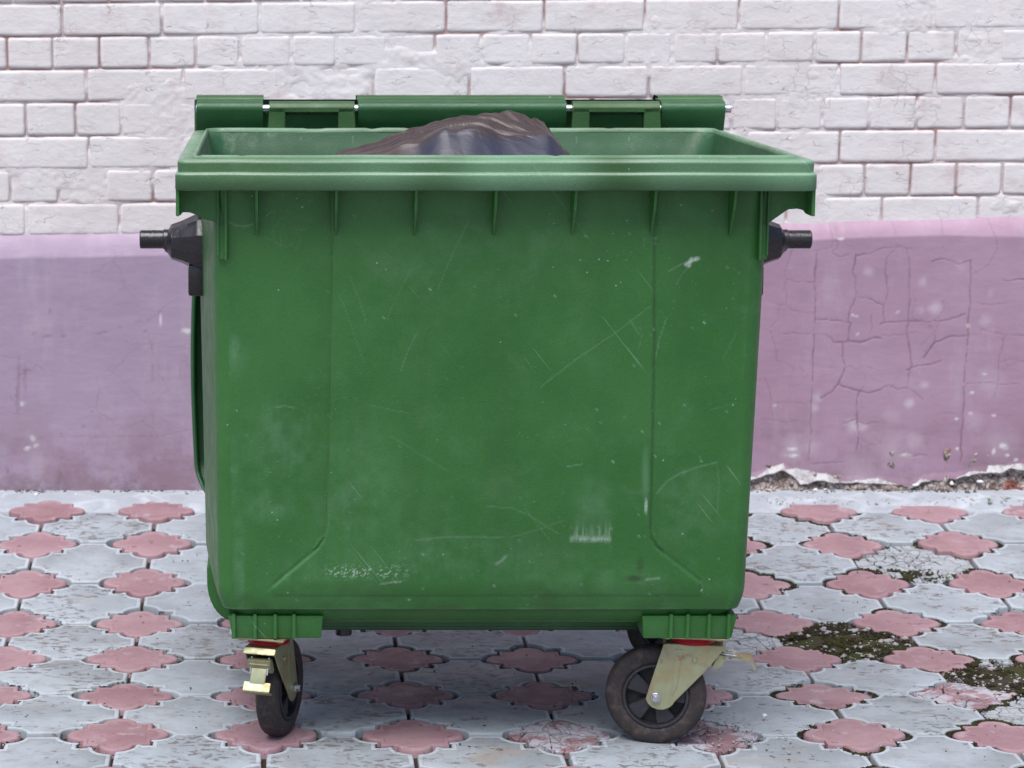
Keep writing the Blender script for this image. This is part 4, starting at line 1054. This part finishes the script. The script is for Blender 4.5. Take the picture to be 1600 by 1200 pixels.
# side flanges of the lid and its lower lip
for sx in (-1, 1):
    edge = out_[:, 0 if sx < 0 else -1]
    A = []
    for (dx, dy) in ((0, .004), (.002, -.004), (.003, -.045), (.0, -.06), (-.006, -.060), (-.008, -.04), (-.008, 0)):
        e = edge.copy(); e[:, 0] += sx*dx; sc2 = np.linspace(0, 1, len(e)); e[:, 1] += dy*(.6+.4*np.sin(sc2*math.pi)*1.2)
        A.append(e)
    A = np.array(A); npmesh('lid_flange', A, grid_faces(A.shape[0], A.shape[1], flip=sx > 0), M['lid'], lid, True)
A = []
e = out_[-1]
for dy, dz in ((.002, .004), (.0, -.004), (-.03, -.012), (-.055, -.012), (-.055, -.006), (-.03, -.004), (-.006, .006)):
    q = e.copy(); q[:, 1] += dy; q[:, 2] += dz; A.append(q)
npmesh('lid_lip', np.array(A), grid_faces(7, nu), M['lid'], lid, True)
for kx, (xa, xb) in enumerate(((-.586, -.4375), (-.224, .2425), (.4555, .5985))):
    # hinge sleeve: rolled plastic round the rod, flaring down in front
    P = []
    for k in range(0, 9):
        a = R(200-k*14); P.append((RODY+.0165*math.cos(a), RODZ+.0165*math.sin(a)))
    P += [(RODY+.012, RODZ+.0185), (RODY+.05, RODZ+.0215+(.003 if kx == 1 else 0)), (RODY+.085, RODZ+.020), (RODY+.085, RODZ+.012), (RODY+.02, RODZ+.010), (RODY+.012, RODZ-.004), (RODY+.006, RODZ-.014), (RODY+.010, RODZ-.028), (RODY+.012, RODZ-.048), (RODY+.004, RODZ-.050), (RODY-.004, RODZ-.034), (RODY-.012, RODZ-.018)]
    o = prism_obj('hinge_sleeve', P, 0, xa, xb, M['lid'], lid, 0, 50)
    cyl('sleeve_hole', (xa-.0008, RODY, RODZ), (xa+.002, RODY, RODZ), .010, M['hole'], lid, 16)  # flat dark disc painted as the shaded bore of the sleeve
    # lighter weathered strip of lid top
    npm = []
    xs_ = np.linspace(xa-.002, xb+.001, 30)
    for yy, zz in ((RODY+.030, RODZ+.0195), (RODY+.034, RODZ+.0262), (RODY+.06, RODZ+.0272), (RODY+.095, RODZ+.0272), (RODY+.115, RODZ+.020), (RODY+.118, RODZ-.01)):
        wv2 = (.0045*(fbm(xs_*3.2+1, xs_*0, 96, 2)-.35)) if kx == 1 else 0
        npm.append(np.stack([xs_, np.full(30, yy), zz+wv2+np.zeros(30)], -1))
    npmesh('lid_edge', np.array(npm), grid_faces(len(npm), 30), M['rim'], lid, True)
# ---- casters
def lathe(prof, n, sgn=1):
    V = []; 
    for (y, r) in prof:
        for i in range(n):
            a = 2*math.pi*i/n; V.append((r*math.cos(a), y, r*math.sin(a)))
    return V, [tuple(q) for q in grid_faces(len(prof), n, closed=True)]
def caster(x, y, yaw, pedal):
    c = empty('caster', (x, y, 0), bin_); c.rotation_euler = (0, 0, yaw)
    ax, az = -.072, .101
    # plate
    pl_ = bevbox('mounting_plate', (-.066, -.058, .2300), (.066, .052, .2345), .0018, M['zinc'], c)
    for px_, py_ in ((-.05, -.04), (-.05, .04), (.05, -.04), (.05, .04)):
        b_ = cyl('bolt', (px_, py_, .2258), (px_, py_, .2303), .008, M['zinc'], c, hexa=True)
    cyl('bearing_ring', (0, 0, .2125), (0, 0, .2301), .043, M['red'], c, 36, .036, bev=.002)
    # fork
    P = [(-.058, .2120), (.056, .2120), (.060, .2050), (.045, .185), (.030, .165), (-.034, .094)]
    for k in range(0, 7):
        a = R(-35-k*22); P.append((-.062+.030*math.cos(a), .103+.027*math.sin(a)))
    P += [(-.084, .125)]
    for s in (-1, 1):
        prism_obj('fork', P, 1, min(s*.0295, s*.0325), max(s*.0295, s*.0325), M['zinc'], c, .0007)
        # pressed crease
        prism_obj('fork_crease', [(-.036, .203), (-.020, .203), (-.030, .125), (-.040, .105)], 1, min(s*.032, s*.0345), max(s*.032, s*.0345), M['zinc'], c, .001)
        cyl('axle_bolt', (ax, s*.032, az), (ax, s*.037, az), .0105, M['steel'], c, 20)
        cyl('axle_bolt', (ax, s*.037, az), (ax, s*.044, az), .0075, M['steel'], c, hexa=True)
        cyl('rivet', (.004, s*.032, .182), (.004, s*.037, .182), .0048, M['zinc'], c, 14)
    prism_obj('fork_bridge', [(-.052, .2072), (-.054, .2130), (.058, .2130), (.065, .203), (.061, .200), (.052, .2072)], 1, -.033, .033, M['zinc'], c, .001)
    # tyre
    wh = empty('wheel', (ax, 0, az), c)
    tp = [(-.0215, .069), (-.0228, .074), (-.0232, .083), (-.0222, .090), (-.0195, .0960), (-.0150, .0995), (-.009, .1010), (0, .1013), (.009, .1010), (.0150, .0995), (.0195, .0960), (.0222, .090), (.0232, .083), (.0228, .074), (.0215, .069), (.019, .0655)]
    V, Fc = lathe([(-.019, .0655)]+tp, 72)
    t_ = mesh('tyre', V, Fc, M['tyre'], c, True); t_.location = (ax, 0, az)
    V, Fc = lathe([(-.019, .066), (-.0236, .0655), (-.0240, .0630), (-.0236, .0605), (-.019, .0595), (-.006, .058), (.006, .058), (.019, .0595), (.0236, .0605), (.0240, .063), (.0236, .0655), (.019, .066)], 64)
    t_ = mesh('wheel_rim', V, Fc, M['hub'], c, sharp=30); t_.location = (ax, 0, az)
    # web disc deep inside and five flared spokes each side
    t_ = cyl('wheel_web', (ax, -.004, az), (ax, .004, az), .0585, M['hole'], c, 48)
    t_ = cyl('hub', (ax, -.026, az), (ax, .026, az), .019, M['hub'], c, 32, bev=.002)
    for k in range(5):
        a0 = R(72*k+5+rj.uniform(-20, 20)*0)
        Pp = [(.016, -.0085), (.0592*math.cos(.33), -.0592*math.sin(.33)), (.0595, 0), (.0592*math.cos(.33), .0592*math.sin(.33)), (.016, .0085)]
        P2 = [(a*math.cos(a0)-b*math.sin(a0), a*math.sin(a0)+b*math.cos(a0)) for a, b in Pp]
        s_ = prism_obj('spoke', P2, 1, -.0185, .0185, M['hub'], c, .0016); s_.location = (ax, 0, az)
    bpy.data.objects.remove(wh)
    # brake
    ca, sa = math.cos(pedal), math.sin(pedal)
    def pv(a, b): return (.046+a*ca-b*sa, .190+a*sa+b*ca)
    prism_obj('brake_arm', [pv(0, .0), pv(.052, .0), pv(.056, .003), pv(.052, .0055), pv(0, .0035)], 1, -.0155, .0155, M['zinc'], c, .0006)
    prism_obj('brake_pedal', [pv(.050, .004), pv(.068, .006), pv(.071, .003), pv(.071 if pedal < -.5 else .082, -.016), pv(.067 if pedal < -.5 else .079, -.016), pv(.067, .002), pv(.050, .0)], 1, -.0275, .0275, M['zinc'], c, .0007)
    for s in (-1, 1):
        cyl('brake_spring', (.052, s*.018, .194), (.046+.040*ca, s*.0175, .19+.040*sa+.006), .0017, M['steel'], c, 8, bev=.0004)
    cyl('brake_pin', (.060, -.022, .188), (.060, .022, .188), .0024, M['steel'], c, 10)
    cyl('brake_pin', (.062, -.020, .181), (.062, .020, .181), .0020, M['zinc'], c, 10)
    prism_obj('brake_shoe', [(.050, .192), (.066, .190), (.060, .172), (.046, .160), (.038, .166), (.044, .180)], 1, -.024, .024, M['zinc'], c, .0008)
    return c
caster(.430, -.018, R(-10), R(-8))
caster(-.423, -.022, R(-108), R(-62))
caster(.408, .575, R(165), R(-20))
caster(-.425, .585, R(-80), R(-20))

# ================================================================== RUBBISH BAG
def WB(px, py, Y): return on_y(px, py, Y)
crest = [(500, 262), (525, 241), (560, 229), (600, 216), (650, 198), (670, 194), (700, 187), (740, 179), (785, 173), (805, 175), (830, 181), (852, 189), (862, 206), (875, 225), (890, 241), (905, 275)]
fold = [(500, 275), (540, 250), (600, 240), (625, 227), (655, 226), (690, 203), (710, 203), (735, 200), (760, 206), (785, 214), (820, 213), (850, 209), (862, 209), (874, 226), (890, 245), (905, 278)]
YC, YF = .42, .30
cw = np.array([WB(a, b, YC) for a, b in crest]); fw = np.array([WB(a, b, YF) for a, b in fold])
nx, ny = 520, 340
u = np.linspace(0, 1, nx)
def smooth(a, k=9):
    e = np.pad(a, k, mode='edge'); return np.convolve(e, np.hanning(2*k+1)/np.hanning(2*k+1).sum(), 'same')[k:-k]
x_c = cw[0, 0]+(cw[-1, 0]-cw[0, 0])*u; x_f = fw[0, 0]+(fw[-1, 0]-fw[0, 0])*u
zc_ = smooth(np.interp(x_c, cw[:, 0], cw[:, 1]), 7); zf_ = smooth(np.interp(x_f, fw[:, 0], fw[:, 1]), 24)
lines_ = [(0., np.stack([x_f*0.9+.03, np.full(nx, .02), zf_*0+.86], -1)), (.22, np.stack([x_f*.99+.003, np.full(nx, .13), 1.03+(smooth(zf_, 60)-1.15)*.45], -1)), (.5, np.stack([x_f, YF+.012*np.sin(u*9), zf_], -1)),
          (.68, np.stack([x_c, np.full(nx, YC), zc_], -1)), (.82, np.stack([x_c, np.full(nx, .52), zc_-.035-.02*np.sin(u*3)], -1)), (1., np.stack([x_c*.96+.01, np.full(nx, .66), zc_*0+.90], -1))]
ts = np.array([l[0] for l in lines_]); Ls = np.array([l[1] for l in lines_])
G = np.zeros((ny, nx, 3))
for i, t_ in enumerate(np.linspace(0, 1, ny)):
    k = min(len(ts)-2, np.searchsorted(ts, t_, 'right')-1); f = (t_-ts[k])/(ts[k+1]-ts[k]); fs = f*f*(3-2*f)*.35+f*.65
    G[i] = Ls[k]*(1-fs)+Ls[k+1]*fs
T_, U_ = np.meshgrid(np.linspace(0, 1, ny), u, indexing='ij')
# folds radiating from the pinched corner
px0, py0 = WB(864, 208, YF)[0], YF
ang = np.arctan2(G[..., 1]-py0+.02, px0-G[..., 0]+.02); rad = np.hypot(G[..., 0]-px0, G[..., 1]-py0)
rdg = 1-np.abs(2*vn(ang*13+.5, rad*5, 101)-1); rdg2 = 1-np.abs(2*vn(ang*27, rad*7+4, 102)-1)
up = sst(.46, .54, T_)*sst(.85, .7, T_)
G[..., 2] += up*(.010*(rdg-.5)+.005*(rdg2-.5))*np.clip(rad*9, 0, 1)*.7
def tri(v): return np.abs(2*(v-np.floor(v))-1)
cw_ = .35*fbm(G[..., 0]*9, G[..., 1]*9, 120, 3)
cre = 0
for a_, f_, A_ in ((.35, 9, 1.), (-.5, 13, .7), (1.1, 17, .55), (.15, 23, .40), (-.8, 29, .2)):
    ph_ = (G[..., 0]*math.cos(a_)+G[..., 1]*math.sin(a_))*f_+cw_*f_*.16+f_*.37; cre = cre+A_*tri(ph_)*vn(G[..., 0]*11+f_, G[..., 1]*11, 121)
lowr = sst(.25, .5, T_); G[..., 2] += (cre-.9)*.0060*(.12+.88*up)*lowr; G[..., 1] -= (cre-.9)*.0015*(1-up)
rd3 = 1-np.abs(2*vn(G[..., 0]*14+G[..., 1]*5, G[..., 1]*8+U_*3, 103)-1)
left = sst(.55, .1, U_); G[..., 2] += (rd3-.5)*(.0025+.010*left)*sst(.1, .3, T_)*.6; G[..., 1] -= (rd3-.5)*(.0025+.008*left)
G[..., 2] += .010*(fbm(G[..., 0]*6, G[..., 1]*6, 104, 3)-.5)*(1-up*.5)
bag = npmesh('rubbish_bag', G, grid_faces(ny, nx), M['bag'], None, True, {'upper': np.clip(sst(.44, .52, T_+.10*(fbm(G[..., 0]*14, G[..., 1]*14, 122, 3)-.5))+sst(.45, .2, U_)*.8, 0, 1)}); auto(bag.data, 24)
tag(bag, 'shiny black plastic rubbish bag bulging above the rim inside the open green bin', 'rubbish bag')
# heap that carries the bag
xs = np.linspace(-.50, .50, 60); ys = np.linspace(-.09, .60, 50); X, Y = np.meshgrid(xs, ys)
z = .84+.10*(fbm(X*7, Y*7, 110, 4)-.5)-.10*np.maximum(np.abs(X)/.5, 0)**4
hp = npmesh('rubbish_heap', np.stack([X+.41, Y, z], -1), grid_faces(50, 60), M['bag'], None, True)
tag(hp, 'heap of dark rubbish filling the green bin under the black bag', 'rubbish', 'stuff')

# ================================================================== SMALL THINGS
def weed(px, py, Zg, n, size, seed, label, group=None, mat='leaf', upr=.6):
    x, y = on_z(px, py, Zg); rg = random.Random(seed); V = []; Fc = []
    for k in range(n):
        a = rg.uniform(0, 6.28); L = size*rg.uniform(.5, 1.1); wd = L*rg.uniform(.22, .34); el = rg.uniform(.2, 1.)*upr
        d = Vector((math.cos(a), math.sin(a), 0)); s = Vector((-d.y, d.x, 0)); up_ = Vector((0, 0, 1))
        st = up_*rg.uniform(0, size*.9)*upr; b = len(V)
        P = [Vector(st), st+d*L*.4+up_*L*el*.5+s*wd*.5-up_*wd*.1, st+d*L*.45+up_*L*el*.55, st+d*L*.4+up_*L*el*.5-s*wd*.5-up_*wd*.1, st+d*L+up_*L*el*.6]
        V += [tuple(p) for p in P]; Fc += [(b, b+1, b+2), (b, b+2, b+3), (b+1, b+4, b+2), (b+2, b+4, b+3)]
        # stalk
        b = len(V); V += [(.0006, 0, 0), (-.0006, 0, 0), tuple(st+Vector((-.0005, 0, 0))), tuple(st+Vector((.0005, 0, 0)))]; Fc.append((b, b+1, b+2, b+3))
    o = mesh('weed', V, Fc, M[mat]); o.location = (x, y, Zg)
    tag(o, label, 'weed', group='weeds growing in the paving joints'); return o
weed(1545, 790, .014, 11, .016, 1, 'upright little green weed in the joint below the crumbled plaster at right', upr=1.3)
weed(1573, 780, .020, 7, .013, 2, 'tiny low weed against the strip at the foot of the lilac wall, far right', upr=.5)
weed(1478, 906, -.018, 9, .016, 3, 'small yellow green weed beside the cracked pale grey tile', upr=.8)
weed(1452, 806, .006, 7, .011, 4, 'small sprout on the pink tile edge below the crumbled plaster', upr=1.2)
weed(196, 792, .008, 10, .018, 5, 'flat dark green weed at the foot of the wall left of the bin', upr=.4)
weed(305, 797, .006, 6, .016, 6, 'browning low weed close to the bin lid at its left', upr=.3)
def stone(px, py, Zg, r, mat, name, label, cat, seed, flat=.6):
    x, y = on_z(px, py, Zg); o = blobs(name, [(0, 0, 0)], [r], M[mat], None, flat, kind=None, seed=seed); o.location = (x, y, Zg+r*flat*.5); auto(o.data, 60)
    tag(o, label, cat); return o
stone(1195, 1119, .001, .0062, 'chip', 'pebble', 'small white pebble on the grey tile right of the right front wheel', 'pebble', 3)
stone(57, 774, .020, .0065, 'chip', 'plaster_chip', 'larger white plaster chip at the foot of the lilac wall, far left', 'plaster chip', 4)
stone(118, 773, .020, .0038, 'chip', 'plaster_chip', 'tiny white plaster chip at the wall foot between far left and the bin', 'plaster chip', 5)
stone(985, 1140, .001, .004, 'dryleaf', 'debris', 'brown crumb of debris just left of the front right wheel tread', 'debris', 6, .3)
